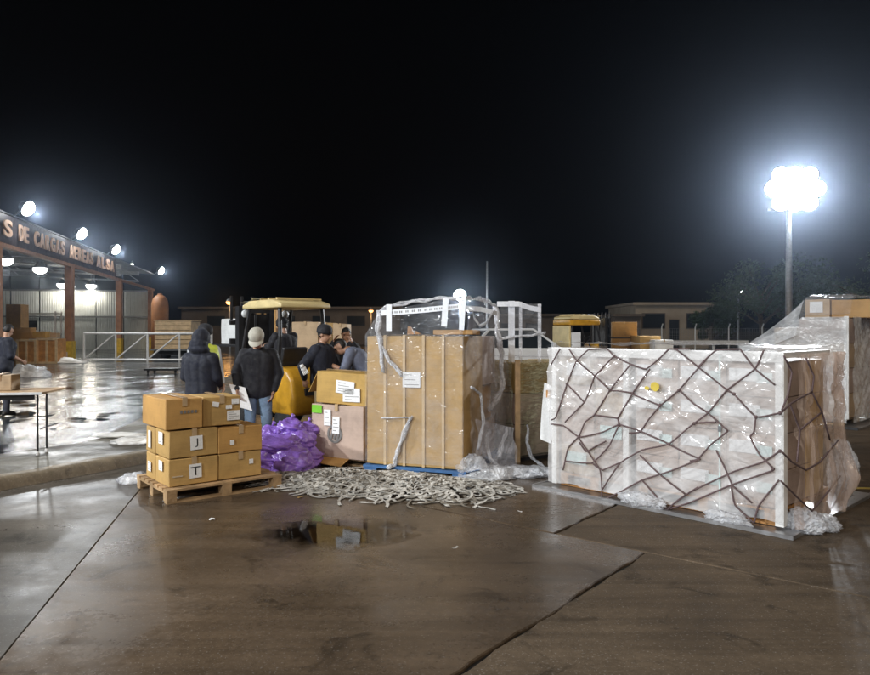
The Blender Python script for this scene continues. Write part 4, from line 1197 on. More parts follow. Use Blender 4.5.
for u, v0, v1, wd in ((389, 304.5, 331, .07), (446, 298.5, 326.5, .07), (463.5, 299, 330, .06)):
    mb = MB(); a, b = onB(u, v0, .068), onB(u - (2 if u > 440 else 0), v1, .062)
    mb.beam(a, b, wd, .002, up=BBv); hp_('printed_tape', mb, 'tape_white', False)
loop = [onB(472, 309, -.3), onB(474, 318, -.32), onB(480, 326, -.34), onB(486, 323, -.36), onB(491, 315, -.4), onB(494, 309, -.42)]
hp_('loose_tape', ribbon(lp(loop, 5), .04, BA), 'film_bunch')

# loose film hanging and lying right of the brown load
lf = thing('loose_film', 'crumpled clear film hanging to the ground right of the brown load', 'plastic wrap', BL(bw + .25, .3, 0))
lo_ = lf.location.copy()
def lfp(mb, mat='film_bunch'):
    mb.v = [v - lo_ for v in mb.v]; return obj('film_fold', mb, mat, lf, True, fix=False)
def crumple(c, r, seed, sq=(1, 1, .5), sub=4):
    bm = bmesh.new(); bmesh.ops.create_icosphere(bm, subdivisions=sub, radius=1.0); mb = MB(); c = Vector(c)
    for v in bm.verts:
        d = v.co.normalized(); f = 1 + .35 * NV(d, 1.6, seed) + .28 * (1 - 2 * abs(NV(d, 3.6, seed + 1))) + .12 * NV(d, 9, seed)
        q = Vector((d.x * sq[0], d.y * sq[1], d.z * sq[2])) * r * f
        mb.v.append(c + Vector((q.x, q.y, max(q.z, -c.z + .006))))
    for f in bm.faces: mb.f.append([v.index for v in f.verts]); mb.mi.append(0)
    bm.free(); return mb
lfp(crumple(BL(bw + .22, .18, .03), .22, 5, (1.3, 1, .4))); lfp(crumple(BL(bw + .52, .34, .03), .20, 9, (1.4, .8, .35)))
lfp(crumple(BL(bw + .75, .42, .04), .15, 19, (1.4, .8, .4))); lfp(crumple(BL(bw + .08, .1, .1), .16, 29, (.9, .8, .9)))
lfp(film_panel(lambda u, v: BL(bw + .05 + .42 * u, .12 + .25 * u + .05 * math.sin(v * 4), .06 + (.62 - .12 * u) * v), BA, 40, 40, 8, .08), 'film_flank')
lfp(bunch([G(492, 432, .75) * 0 + A(489, 430, 8.75), A(487, 445, 8.65), A(490, 458, 8.55), A(497, 466, 8.5)], .03, 11), 'film_bunch')
lfp(bunch([A(507, 428, 8.9), A(504, 440, 8.8), A(499, 456, 8.6)], .028, 12)); lfp(bunch([A(527, 425, 9.0), A(527, 442, 8.9), A(532, 458, 8.75), A(545, 468, 8.5)], .022, 13))

# ---- dark wrapped load behind, with timber post and taped frame
D0 = Vector((1.06, 9.2, 0)); yd = math.atan2(.55, .835); DA = Vector((math.cos(yd), math.sin(yd), 0)); DB = Vector((-DA.y, DA.x, 0))
def DL(x, y, z): return D0 + DA * x + DB * y + Vector((0, 0, z))
t = thing('cargo_pallet_sheet', 'dark metal pallet sheet under the green tinted load', 'pallet', DL(-.1, -.12, 0), yd)
obj('sheet', MB().box((0, 0, .001), (2.2, 1.5, .03)), 'alu', t); obj('rim', MB().box((0, -.03, .001), (2.2, -.002, .045)), 'black_metal', t)
for k in range(2):
    for j in range(3):
        carton('olive carton in the dark wrapped load, %s column, %s row' % (('near', 'far')[k], ('bottom', 'middle', 'top')[j]), (.92, .9, .40), DL(.04 + .95 * k, 0, .04 + .41 * j), yd, 'card_yellow' if j == 2 else 'card_grey', 'cartons in the dark wrapped load', tape=False)
dw = thing('dark_wrap', 'shiny crinkled wrap round the green tinted load behind the netted load', 'plastic wrap', DL(0, 0, 0)); do_ = dw.location.copy()
def dwp(n, mb, mat, smooth=True):
    mb.v = [v - do_ for v in mb.v]; return obj(n, mb, mat, dw, smooth, fix=False)
dwp('film_sheet', film_panel(lambda u, v: DL(2.0 * u, -.03, .05 + 1.26 * v), -DB, 90, 90, 21, .05), 'film_dark')
dwp('film_sheet', film_panel(lambda u, v: DL(-.03, .95 * u, .05 + 1.26 * v), -DA, 40, 60, 22, .05), 'film_dark')
dwp('film_sheet', film_panel(lambda u, v: DL(2.0 * u, .95 * v, 1.30), (0, 0, 1), 50, 30, 23, .04), 'film_clear')
fr = thing('timber_frame', 'timber post and taped clear frame standing behind the brown load', 'frame', DL(-.12, -.1, 0)); fo_ = fr.location.copy()
def frp(n, mb, mat, smooth=False):
    mb.v = [v - fo_ for v in mb.v]; return obj(n, mb, mat, fr, smooth, fix=False)
pt = A(517.5, 360, 9.0)
frp('post', MB().box((pt.x - .032, pt.y - .03, .0), (pt.x + .032, pt.y + .03, pt.z)), 'wood')
da_ = 9.6
for (u, v0, v1, w_) in ((511.5, 301, 336, .085), (520.5, 302, 336, .04), (539.5, 304, 337, .045)):
    a, b = A(u, v0, da_), A(u, v1 + 26, da_); frp('taped_post', MB().beam(a, b, w_, .03, up=(0, 1, 0)), 'tape_white' if w_ > .06 else 'film_bunch')
frp('printed_tape', ribbon(lp([A(497, 304, da_ - .05), A(519, 304, da_ - .05), A(530, 308, da_ - .03), A(541, 310, da_ - .02)], 4), .07, Vector((0, -1, 0))), 'tape_white')
frp('film_edge', bunch([A(500, 338, da_ - .05), A(515, 337, da_ - .05), A(532, 336, da_ - .05), A(545, 333, da_ - .05)], .02, 31), 'film_bunch', True)
frp('film_sheet', film_panel(lambda u, v: A(500 + 40 * u, 304 + 32 * v, da_ - .03), (0, -1, 0), 30, 24, 33, .025), 'film_clear', True)

# ---- netted white load
yW = math.atan2(-.726, .69); W0 = Vector((1.278, 7.58, 0)); WA = Vector((math.cos(yW), math.sin(yW), 0)); WB = Vector((-WA.y, WA.x, 0))
WL_, WD_, WH_ = 2.37, 1.14, 1.50
def WL(x, y, z): return W0 + WA * x + WB * y + Vector((0, 0, z))
t = thing('cargo_pallet_sheet', 'pale aluminium pallet sheet under the netted load', 'pallet', WL(-.16, -.16, 0), yW)
obj('sheet', MB().box((.03, .03, .002), (2.64, 2.2, .026)), 'alu', t)
for a, b in (((0, 0, .001), (2.67, .028, .034)), ((0, .03, .001), (.028, 2.2, .034)), ((2.642, .03, .001), (2.67, 2.2, .034))): obj('rim', MB().box(a, b), 'alu', t)
for x, lb in ((.06, 'left wooden pallet inside the netted load'), (1.0, 'right wooden pallet inside the netted load')):
    wood_pallet(lb, .86 if x < .5 else 1.3, 1.3, WL(x, .05, .03), yW, 'wood_orange')
nm = ('bottom', 'second', 'third', 'top')
nr_ = 4; ch = 1.24 / nr_
for j in range(nr_):
    z = .175 + j * (ch + .004)
    for i in range(2):
        carton('pale carton in the left stack of the netted load, %s row, %s' % (nm[j], ('left', 'right')[i]), (.415, .6, ch), WL(.07 + i * .42, .06, z), yW, 'card_grey' if (i + j) % 3 else 'card_pale', 'cartons inside the netted load', tape=False,
               stickers=[('f', .2, ch * .55, .25, .13, 'paper' if (i + j) % 2 else 'ink_teal')] if (i + 2 * j) % 3 == 0 else ())
    for i in range(3):
        carton('carton in the right stack of the netted load, %s row, %s' % (nm[j], ('left', 'middle', 'right')[i]), (.452, .6, ch), WL(.96 + i * .457, .06, z), yW, 'card_grey', 'cartons inside the netted load', tape=False,
               stickers=[('f', .16, ch * .62, .27, .11, 'paper', 0, None, 0), ('f', .33, ch * .55, .13, .09, 'ink_teal')])
    carton('rear right carton of the netted load, %s row' % nm[j], (.5, .46, ch), WL(1.83, .665, z), yW, 'card', 'cartons inside the netted load', tape=False)
eb = thing('edge_board', 'white foam edge boards round the front of the netted load', 'edge protector', WL(0, 0, 0), yW)
for x, w_ in ((-.005, .062), (.865, .062), (2.315, .07)): obj('upright_board', MB().box((x, -.012, .05), (x + w_, .028, WH_ - .075)), 'foam', eb)
obj('top_board', MB().box((-.005, -.014, WH_ - .073), (WL_ + .015, .03, WH_ + .015)), 'foam', eb)
obj('top_board', MB().box((WL_ - .07, .033, WH_ - .04), (WL_ + .012, WD_, WH_ + .012)), 'foam', eb)
obj('side_board', MB().box((WL_ - .012, -.01, .05), (WL_ + .014, .07, WH_ - .075)), 'foam', eb)
wr = thing('stretch_wrap', 'milky wrinkled stretch film round the netted load', 'plastic wrap', WL(0, 0, 0), yW)
def wrp(n, mb, mat): return obj(n, mb, mat, wr, True, fix=False)
def wf(u, v):
    x = -.02 + (WL_ + .04) * u; zb = .07 + .08 * max(0, NV((x * 2.2, 0, 1), 1, 4)) + (.10 if .22 < x < .6 else 0) * 0
    return (x, -.034, zb + (WH_ + .015 - zb) * v)
wrp('film_sheet', film_panel(wf, (0, -1, 0), 190, 130, 41, .045), 'film')
def ws(u, v):
    y = WD_ * u; fold = .035 * math.sin(y * 34 + 2.5 * NV((y * 3, v * 2, 0), 1, 3)) + .03 * math.sin(y * 15 + 3 * NV((y, v * 1.5, 3), 1, 7))
    out = .16 * max(0, 1 - abs(v - .22) / .22) * u
    return (WL_ + .075 + fold * (.5 + .7 * u) + out, y * (1 + .0 * v), .05 + (WH_ - .05) * v)
wrp('film_sheet', film_panel(ws, (1, 0, 0), 90, 70, 42, .07), 'film_brown')
wrp('film_sheet', film_panel(lambda u, v: (-.02 + (WL_ + .1) * u, -.034 + (WD_ + .03) * v, WH_ + .018), (0, 0, 1), 60, 40, 43, .05), 'film')
wrp('film_sheet', film_panel(lambda u, v: (-.022, WD_ * u, .08 + (WH_ - .07) * v), (-1, 0, 0), 40, 40, 44, .04), 'film')
wrp('film_bulge', crumple((WL_ + .12, WD_ * .97, .40), .13, 61, (.8, .7, 1.7), 5), 'film_bunch')
wrp('film_bulge', crumple((WL_ + .10, .18, .07), .11, 62, (1.2, 1, .9), 5), 'film_bunch')
wrp('film_bulge', crumple((WL_ + .18, .34, .06), .10, 63, (1.3, .9, .7), 5), 'film_bunch')
wrp('film_fold', crumple((1.12, -.11, .07), .12, 64, (1.7, .6, .5), 4), 'film_bunch')
wrp('film_fold', crumple((1.95, -.10, .06), .10, 65, (1.7, .6, .5), 4), 'film_bunch')
st = thing('strap_band', 'thin green strap band down the right stack of the netted load', 'strap', WL(1.86, -.052, .1), yW)
obj('band', MB().box((-.008, -.003, 0), (.008, 0, 1.38)), 'ink_teal', st); obj('buckle', MB().box((-.016, -.008, .7), (.016, -.0035, .75)), 'grey_metal', st)
sk = thing('yellow_mark', 'round yellow sticker on the film of the netted load', 'sticker', on_plane(655, 386.5, WL(0, -.085, 0), WB), yW)
def star(r):
    return [(r * (1 + .25 * NV((k * 1.3, 2, 0), 1)) * math.cos(k * .4488), r * (1 + .25 * NV((k * 1.3, 2, 0), 1)) * math.sin(k * .4488)) for k in range(14)]
obj('patch', MB().prism(star(.045), -.003, 0), 'yellow_sticker', sk)
obj('smear', MB().prism([(-.085 + .6 * x, -.02 + .5 * z) for x, z in star(.04)], -.002, .001), 'yellow_sticker', sk)
# white sheet flapping at the left corner
fp = thing('hanging_paper', 'white paper sheet hanging at the left corner of the netted load', 'paper', WL(-.05, .05, .8), yW)
obj('sheet', MB().grid(lambda u, v: (-.11 * u - .03 * v, .03 * math.sin(3 * u + 2 * v), .62 * (1 - v) - .35 + .05 * u), 8, 14), 'paper', fp, True)
obj('clip', MB().box((-.07, -.015, .16), (-.03, .015, .24)), 'wood_orange', fp)

# the net: knotted ropes traced over the front and flank
net = thing('cargo_net', 'dark rope cargo net stretched over the white wrapped load', 'net', WL(0, -.08, 0)); no_ = net.location.copy()
ropes = [[(551, 420), (556, 417), (567, 384), (576, 362), (588, 350), (607, 349), (614, 356), (630, 364), (646, 369), (661, 357), (669, 349), (677, 350), (698, 367), (727, 390)],
 [(560, 349), (556, 356), (551, 365)], [(569, 349), (577, 361), (595, 376), (610, 390), (619, 391), (634, 393)],
 [(614, 356), (595, 376), (589, 392), (584, 402.5), (565, 422)], [(567, 384), (584, 402)],
 [(630, 365), (610, 390), (595, 414), (585, 422), (579, 436), (568, 448), (563, 470)], [(650, 369), (634, 391), (618, 418)], [(690, 349), (669, 349)],
 [(708, 357), (679, 390), (661, 405), (649, 419), (640, 432), (629, 433)], [(632, 394), (660, 405.5), (662, 405)],
 [(551, 424), (563, 425.5), (579, 437), (603, 432), (619, 424.5), (640, 431), (663, 441)], [(595, 415), (617, 418), (619, 425)],
 [(618, 427), (609, 446), (592, 463), (565, 461)], [(579, 442), (586, 451.5), (596, 446), (606, 441)],
 [(716, 422), (694, 423.5), (669, 444), (642, 450), (620, 463), (602, 490), (602, 500)],
 [(700, 459), (669, 471.5), (642, 480), (620, 492), (603, 500)], [(698, 487), (678, 500), (667, 510)], [(640, 455), (655, 470), (669, 482), (685, 494)],
 [(780, 451), (763, 462), (734, 471.5), (690, 492), (667, 509)], [(773, 470.5), (731, 485), (690, 502.5), (668, 509)],
 [(779, 480), (758.5, 506), (754, 523)], [(728, 431), (711, 444.5), (698, 459), (690, 461)], [(764, 350), (755, 369), (727, 390), (708, 413), (694, 423.5)],
 [(698, 367), (708, 357), (717, 350), (740, 349)], [(679, 390), (694, 404), (708, 413), (728, 431)], [(734, 394), (756, 417), (780, 413)],
 [(756, 417), (754, 432), (750, 437), (760, 455), (773, 468)], [(716, 450), (725, 468), (733, 486), (752, 503)], [(578, 437), (600, 470), (602, 490)], [(727, 390), (734, 394)], [(663, 441), (682, 451), (700, 459)], [(619, 463), (602, 470), (592, 463)], [(740, 349), (755, 369), (775, 385)], [(642, 480), (655, 495), (667, 509)], [(754, 523), (735, 505), (731, 485)]]
for rp in ropes:
    pts = [on_plane(u, v, WL(0, -.082, 0), WB) for u, v in rp]; q = []
    for i in range(len(pts) - 1):
        p0, p1, p2, p3 = pts[max(i - 1, 0)], pts[i], pts[i + 1], pts[min(i + 2, len(pts) - 1)]
        for k in range(6):
            f = k / 6; q.append((.5 * (2 * p1 + (p2 - p0) * f + (2 * p0 - 5 * p1 + 4 * p2 - p3) * f * f + (3 * p1 - p0 - 3 * p2 + p3) * f ** 3)) * .35 + p1.lerp(p2, f) * .65)
    q.append(pts[-1])
    mb = MB().tube([p - no_ for p in q], .0078, 7); obj('rope', mb, 'rope', net, True)
sideo = WL(WL_ + .19, 0, 0)
for rp in ([(781, 413), (790, 404), (800, 398), (812, 392)], [(781, 451), (792, 462), (806, 470), (820, 462), (838, 440)], [(781, 481), (796, 496), (812, 511), (826, 494), (840, 476)],
           [(784, 356), (792, 372), (788, 395), (782, 410)], [(812, 392), (822, 412), (830, 440)], [(800, 430), (812, 420), (822, 412)], [(806, 358), (814, 376), (812, 392)], [(797, 462), (800, 430), (790, 404)]):
    pts = [on_plane(u, v, sideo, WA) for u, v in rp]
    obj('rope', MB().tube([p - no_ for p in lp(pts, 3)], .0078, 7), 'rope', net, True)
kn_pts = [(614, 356), (595, 376), (610, 390), (579, 436.5), (619, 425), (679, 390), (660, 405), (727, 390), (756, 417), (694, 423.5), (603, 499), (669, 444), (734, 394), (773, 469), (780, 413), (780, 451), (567, 384)]
for u, v in kn_pts:
    mb = MB(); ell(mb, on_plane(u, v, WL(0, -.084, 0), WB) - no_,   .017, .013, .016, None, 8, 6); obj('knot', mb, 'rope', net, True)

# ---- tall silver wrapped load at the right edge
C0 = Vector((7.14, 12.1, 0))
def CL(x, y, z): return C0 - WA * x + WB * y + Vector((0, 0, z))
t = thing('cargo_pallet_sheet', 'metal pallet sheet under the tall silver wrapped load', 'pallet', CL(2.1, -.15, 0), yW)
obj('sheet', MB().box((0, .0, .002), (2.3, 2.1, .03)), 'alu', t); obj('rim', MB().box((0, -.03, .001), (2.3, -.002, .045)), 'black_metal', t)
wood_pallet('pale wooden pallet under the tall silver wrapped load', 1.7, 1.7, CL(1.78, .05, .034), yW, 'wood_pale', h=.12)
cg = 'cartons in the silver wrapped load'
for j in range(4):
    carton('carton column nearest the corner of the silver load, %s row' % nm[j], (.8, .85, .43), CL(.82, .06, .16 + j * .437), yW, 'card_grey' if j % 2 else 'card_pale', cg, tape=False)
    carton('right flank carton of the silver load, %s row' % nm[j], (.8, .85, .43), CL(.82, .93, .16 + j * .437), yW, 'card_grey', cg, tape=False)
for j in range(3): carton('left column carton of the silver load, %s row' % nm[j], (.82, .9, .40), CL(1.70, .08, .16 + j * .407), yW, 'card_pale', cg, tape=False)
carton('white labelled carton on top of the silver load', (.42, .5, .34), CL(.80, .30, 1.915), yW, 'card_pale', None, tape=False, stickers=[('f', .2, .2, .22, .2, 'paper')])
carton('pinkish carton under the sloping film of the silver load', (.45, .5, .36), CL(1.28, .16, 1.385), yW + .05, 'card_pale', None, tape=False)
carton('orange carton on top of the silver load', (.7, .6, .32), CL(.36, .32, 1.915), yW, 'card_orange', None, tape=False)
carton('orange carton at the rear of the top of the silver load', (.6, .6, .30), CL(.38, .95, 1.915), yW, 'card_orange', None, tape=False)
sw = thing('silver_wrap', 'crumpled silver film over the tall load at the right edge', 'plastic wrap', CL(0, 0, 0)); swo = sw.location.copy()
def swp(n, mb, mat, smooth=True):
    mb.v = [v - swo for v in mb.v]; return obj(n, mb, mat, sw, smooth, fix=False)
def htop(x): return 1.93 if x < .72 else 1.93 - .52 * min(1, (x - .72) / 1.0) ** .8
swp('film_sheet', film_panel(lambda u, v: CL(1.86 * u, -.03, .10 + (htop(1.86 * u) - .10) * v), -WB, 90, 90, 51, .06), 'film_silver')
swp('film_sheet', film_panel(lambda u, v: CL(-.04, 1.85 * u, .10 + 1.83 * v), WA, 80, 80, 52, .06), 'film_silver')
def ctop(u, v):
    x, y = 1.86 * u, -.03 + 1.85 * v; h = htop(x) + .35 * max(0, min(1, (y - .12) / .18)) * (1 if x < .80 else max(0, 1 - (x - .80) / .35)) 
    return CL(x, y, h + .012)
swp('film_sheet', film_panel(ctop, (0, 0, 1), 90, 80, 53, .05), 'film_clear')
swp('film_drape', film_panel(lambda u, v: CL(.80 + 1.15 * u, -.06 + .35 * v, (2.26 - .92 * u ** .8) * v + (1 - v) * (1.6 - .5 * u)), -WB, 60, 40, 54, .09), 'film_silver')
swp('edge_board', MB().hexa([CL(.05, -.05, .16), CL(-.02, -.05, .16), CL(-.02, -.02, .16), CL(.05, -.02, .16), CL(.05, -.05, 1.94), CL(-.02, -.05, 1.94), CL(-.02, -.02, 1.94), CL(.05, -.02, 1.94)]), 'foam', False)

for u, v0, w_, mt_, lb in ((612, 322, 1.0, 'card_orange', 'brown cargo stack right of the distant forklift'), (640, 336, .8, 'card', 'low brown cargo stack behind the netted load near the annex'), (655, 340, .7, 'card_white', 'white carton stack just above the top edge of the netted load')):
    p = A(u, v0, 27.0 - (u - 612) * .03); h_ = p.z
    for k in range(2): carton(lb + (', upper half' if k else ', lower half'), (w_, .9, h_ / 2 - .004), Vector((p.x, p.y, k * h_ / 2)), .1, mt_, 'distant cargo stacks')
# ---- stack of cartons behind the forklift
gB = 'cartons stacked behind the forklift'
for (u0, u1, v0, v1, d, mt_, lb) in ((256, 276, 300, 345, 16.5, 'card_orange', 'tall orange carton seen through the forklift cab'), (292, 318, 322, 352, 16.2, 'card_pale', 'pale carton right of the forklift operator'),
        (318, 333, 323, 350, 16.6, 'card', 'brown carton behind the man in the dark cap'), (333, 347, 324, 351, 16.4, 'card_pale', 'pale carton beside the head of the leaning man'), (290, 320, 353, 372, 16.0, 'card', 'lower carton behind the forklift seat'), (320, 347, 352, 372, 16.2, 'card', 'lower carton behind the man in the dark cap')):
    a, b = A(u0, v1, d), A(u1, v0, d); z0 = a.z if v1 < 365 else .15
    if v1 >= 365: b.z = A(u1, v0, d).z
    z0 = 0.62 + .0 if v1 in (345, 352, 350, 351) and u0 > 280 else (.15 if u0 > 280 else .15)
    if v1 >= 365: carton(lb, (b.x - a.x, .8, .46), Vector((a.x, d, .15)), 0, mt_, gB)
    else: carton(lb, (b.x - a.x, .8, b.z - z0), Vector((a.x, d, z0)), 0, mt_, gB)
wood_pallet('wooden pallet under the cartons behind the forklift', 2.3, 1.2, Vector((A(280, 0, 16.0).x - .6, 15.9, 0)), 0, h=.14)

# ---- scraps on the ground
for k, (u, v, rz_, w_, h_, mt_, lb) in enumerate(((212, 520, .4, .05, .035, 'paper', 'small white paper scrap on the slab before the small pallet'), (300, 498, 1.2, .09, .02, 'card', 'brown cardboard strip on the slab right of the small pallet'), (520, 512, .2, .045, .03, 'paper', 'tiny white paper scrap on the slab right of the webbing'), (455, 548, .9, .07, .018, 'webbing', 'short strap scrap lying alone on the open concrete'))):
    o = obj('litter_scrap', MB().grid(lambda a, b: ((a - .5) * w_, (b - .5) * h_, .006 + .006 * math.sin(3 * a + k) + .004 * b), 5, 4), mt_, None, True, loc=G(u, v), rz=rz_); tag(o, lb, 'litter')
def scrap(label, c, r, seed, sq, mat='film_bunch', name='film_scrap'):
    mb = crumple((0, 0, .02), r, seed, sq, 4); o = obj(name, mb, mat, None, True, loc=c, fix=False); tag(o, label, 'plastic scrap'); return o
p = G(133, 443, ZY); scrap('white film scrap lying on the pavement behind the small pallet', p, .17, 71, (1.5, .9, .35), 'foam')
p = G(122, 437.5, ZY); scrap('long white film strip on the pavement left of the small pallet', p, .22, 72, (1.7, .35, .22), 'foam')
p = G(134, 483); scrap('small film scrap on the slab at the corner of the small pallet', p, .12, 73, (1.3, .7, .7), 'film_bunch')
p = A(27, 364, 24); p.z = ZB; scrap('heap of grey film on the yard by the left edge', p, .5, 74, (1.3, .9, .65), 'film_silver', 'film_heap')
p = A(62, 359, 34); p.z = ZB; scrap('pale film heap on the floor by the brown column', p, .6, 75, (1.6, .8, .3), 'foam', 'film_heap')

# ---- folding table on the pavement
tb = thing('folding_table', 'wooden top folding table with black legs at the left edge', 'table', (G(43, 455, ZY).x - .1, G(43, 455, ZY).y, ZY), R(8))
obj('tabletop', MB().box((-1.9, -.12, .775), (.12, .68, .80)), 'wood', tb); obj('edge_trim', MB().box((-1.9, -.13, .772), (.13, -.1202, .803)), 'galv', tb)
obj('apron_rail', MB().box((-1.8, -.02, .70), (.0, .0, .77)), 'black_metal', tb)
for y, x in ((.0, .03), (.24, .045)):
    for x in (x, ):
        l = obj('leg', MB().tube([(x, y, .02), (x, y, .772)], .0135, 8), 'black_metal', tb); obj('foot', MB().lathe([(.022, 0), (.024, .03), (.014, .045)], 10, o=(x, y, 0)), 'paper', l)
for x in (-1.75,):
    for y in (0, .56): obj('leg', MB().tube([(x, y, 0), (x, y, .772)], .0135, 8), 'black_metal', tb)
obj('stretcher', MB().tube([(.06, .0, .33), (.06, .56, .33)], .01, 6), 'black_metal', tb)
carton('tan carton on the folding table at the left edge', (.3, .26, .20), Vector((-5.74, 8.95, ZY + .803)), R(8), 'card_pale')

# ================================================================== VEHICLES
def wheel(parent, x, y, r, w_):
    wh = obj('wheel', MB().lathe([(r * .5, -w_ / 2 + .02), (r * .55, -w_ / 2 + .01), (r * .55, w_ / 2 - .01), (r * .5, w_ / 2 - .02)], 20, o=(x, y, r), axis='y'), 'fork_cream', parent, True)
    obj('tyre', MB().lathe([(r * .56, -w_ / 2), (r * .86, -w_ / 2), (r * .97, -w_ * .38), (r, -w_ * .2), (r, w_ * .2), (r * .97, w_ * .38), (r * .86, w_ / 2), (r * .56, w_ / 2)], 26, o=(x, y, r), axis='y'), 'rubber', wh, True)
    return wh

def rounded(mb_box, seg=3, off=.05):
    me = mesh_of('x', mb_box, 'fork_yellow'); bm = bmesh.new(); bm.from_mesh(me)
    bmesh.ops.bevel(bm, geom=bm.edges[:], offset=off, segments=seg, affect='EDGES', profile=.5)
    out = MB(); out.v = [v.co.copy() for v in bm.verts]; bm.verts.index_update()
    for f in bm.faces: out.f.append([v.index for v in f.verts]); out.mi.append(0)
    bm.free(); return out

def forklift(label, loc, rz, lift=1.45):
    t = thing('forklift', label, 'forklift', loc, rz, 'forklifts on the apron')
    # counterweight: rounded rear block
    cw = rounded(MB().prism([(-1.02, .34), (-1.06, .62), (-1.0, .92), (-.86, 1.08), (-.40, 1.10), (-.40, .34)], -.50, .50), 3, .07)
    c_ = obj('counterweight', cw, 'fork_yellow', t, True)
    obj('grille', MB().box((-1.075, -.28, .66), (-1.02, .28, .78)), 'black_metal', c_); obj('tow_pin', MB().tube([(-1.09, 0, .46), (-1.09, 0, .60)], .03, 8), 'black_metal', c_)
    obj('chassis', rounded(MB().box((-.395, -.46, .28), (.62, .46, .56)), 2, .03), 'black_metal', t)
    obj('hood', rounded(MB().prism([(-.395, .565), (-.395, 1.04), (-.30, 1.08), (.02, 1.02), (.10, .90), (.12, .565)], -.36, .36), 2, .03), 'fork_yellow', t, True)
    obj('dashboard', rounded(MB().prism([(.42, .565), (.46, 1.18), (.54, 1.26), (.62, 1.20), (.62, .565)], -.40, .40), 2, .02), 'fork_yellow', t)
    obj('seat', rounded(MB().prism([(-.36, 1.085), (-.36, 1.16), (-.42, 1.40), (-.35, 1.42), (-.26, 1.20), (.08, 1.16), (.08, 1.085)], -.24, .24), 2, .025), 'black_metal', t)
    obj('steering_column', MB().tube([(.46, .0, 1.12), (.30, .0, 1.34)], .025, 8), 'black_metal', t)
    a0 = Vector((.29, 0, 1.36)); ax = Vector((-.22, 0, .22)).normalized(); u_ = Vector((0, 1, 0)); v_ = ax.cross(u_)
    obj('steering_wheel', MB().tube([a0 + (u_ * math.cos(k * .3142) + v_ * math.sin(k * .3142)) * .16 for k in range(21)], .014, 6), 'black_metal', t, True)
    for y in (-.44, .44):
        obj('pillar', MB().tube([(.58, y, .56), (.52, y, 1.35), (.34, y * .95, 2.08)], .032, 8), 'black_metal', t)
        obj('pillar', MB().tube([(-.52, y, 1.05), (-.60, y, 1.6), (-.56, y * .95, 2.06)], .035, 8), 'black_metal', t)
    rf = obj('roof', rounded(MB().prism([(-.72, 2.06), (-.70, 2.14), (-.45, 2.20), (.25, 2.19), (.46, 2.12), (.46, 2.05)], -.50, .50), 2, .025), 'fork_cream', t, True)
    for k in range(4): obj('roof_bar', MB().beam((-.50 + .24 * k, -.44, 2.215), (-.50 + .24 * k, .44, 2.215), .04, .03), 'fork_cream', rf)
    obj('roof_cover', MB().grid(lambda u, v: (-.05 + .62 * u, -.48 + .96 * v, 2.225 + .05 * NV((u * 3, v * 3, 0), 1, 3) - .06 * u * u), 12, 12), 'pale_shirt', rf, True)
    for x, y, r, w_ in ((.50, .53, .33, .2), (.50, -.53, .33, .2), (-.72, .40, .25, .17), (-.72, -.40, .25, .17)): wheel(t, x, y, r, w_)
    ms = obj('mast', MB().box((.80, -.36, .1), (.92, -.27, 2.12)).box((.80, .27, .1), (.92, .36, 2.12)), 'black_metal', t)
    for z in (.25, 1.1, 2.0): obj('cross_bar', MB().box((.81, -.268, z), (.90, .268, z + .1)), 'black_metal', ms)
    obj('mesh_panel', MB().box((.83, -.268, 1.21), (.84, .268, 1.99)), 'black_metal', ms)
    obj('lift_cylinder', MB().tube([(.86, .0, .2), (.86, .0, 1.98)], .045, 10), 'black_metal', ms)
    cr = obj('carriage', MB().box((.925, -.45, lift), (.975, .45, lift + .10)).box((.925, -.45, lift + .34), (.975, .45, lift + .42)), 'black_metal', t)
    for k in range(5): obj('backrest_bar', MB().box((.93, -.44 + .21 * k, lift + .425), (.965, -.40 + .21 * k, lift + .85)), 'black_metal', cr)
    for y in (-.28, .20): obj('fork', MB().box((.98, y, lift - .05), (1.02, y + .1, lift + .4)).box((1.022, y, lift - .05), (1.95, y + .1, lift - .012)), 'black_metal', t)
    for y in (-.4, .4): obj('headlight', MB().lathe([(.03, -.04), (.065, -.02), (.07, .03), (.02, .04)], 12, o=(.50, y, 1.98), axis='x'), 'galv', t)
    return t
th = R(44); FW = Vector((-math.cos(th), math.sin(th), 0)); FC = Vector((-2.62, 12.0, 0))
fk = forklift('yellow forklift with a dark operator, behind the man in jeans', FC, math.atan2(FW.y, FW.x))
fk2 = copy_tree(fk); fk2.location = (4.95, 24, 0); fk2.rotation_euler.z = math.atan2(.40, .92)
fk2['label'] = 'distant yellow roofed forklift behind the netted load'
obj('cab_band', rounded(MB().box((-.74, -.515, 1.86), (.48, .515, 2.045)), 2, .03), 'fork_yellow', fk2, True)
obj('cab_panel', rounded(MB().box((-.76, -.50, 1.1), (-.68, .50, 1.84)), 2, .02), 'fork_cream', fk2)
obj('side_panel', MB().box((-.66, -.505, 1.12), (-.30, -.47, 1.62)), 'hull_white', fk2)
obj('mast_screen', MB().box((.985, -.42, 1.0), (1.0, .42, 2.16)), 'black_metal', fk2)
# white carton on the raised forks
cp = FC + FW * 1.06; nL = Vector((-FW.y, FW.x, 0))
carton('white carton raised on the forks of the forklift', (.60, .5, .46), cp - nL * .28 + Vector((0, 0, 1.445)), math.atan2(nL.y, nL.x) , 'card_white').rotation_euler.z = math.atan2(FW.y, FW.x)

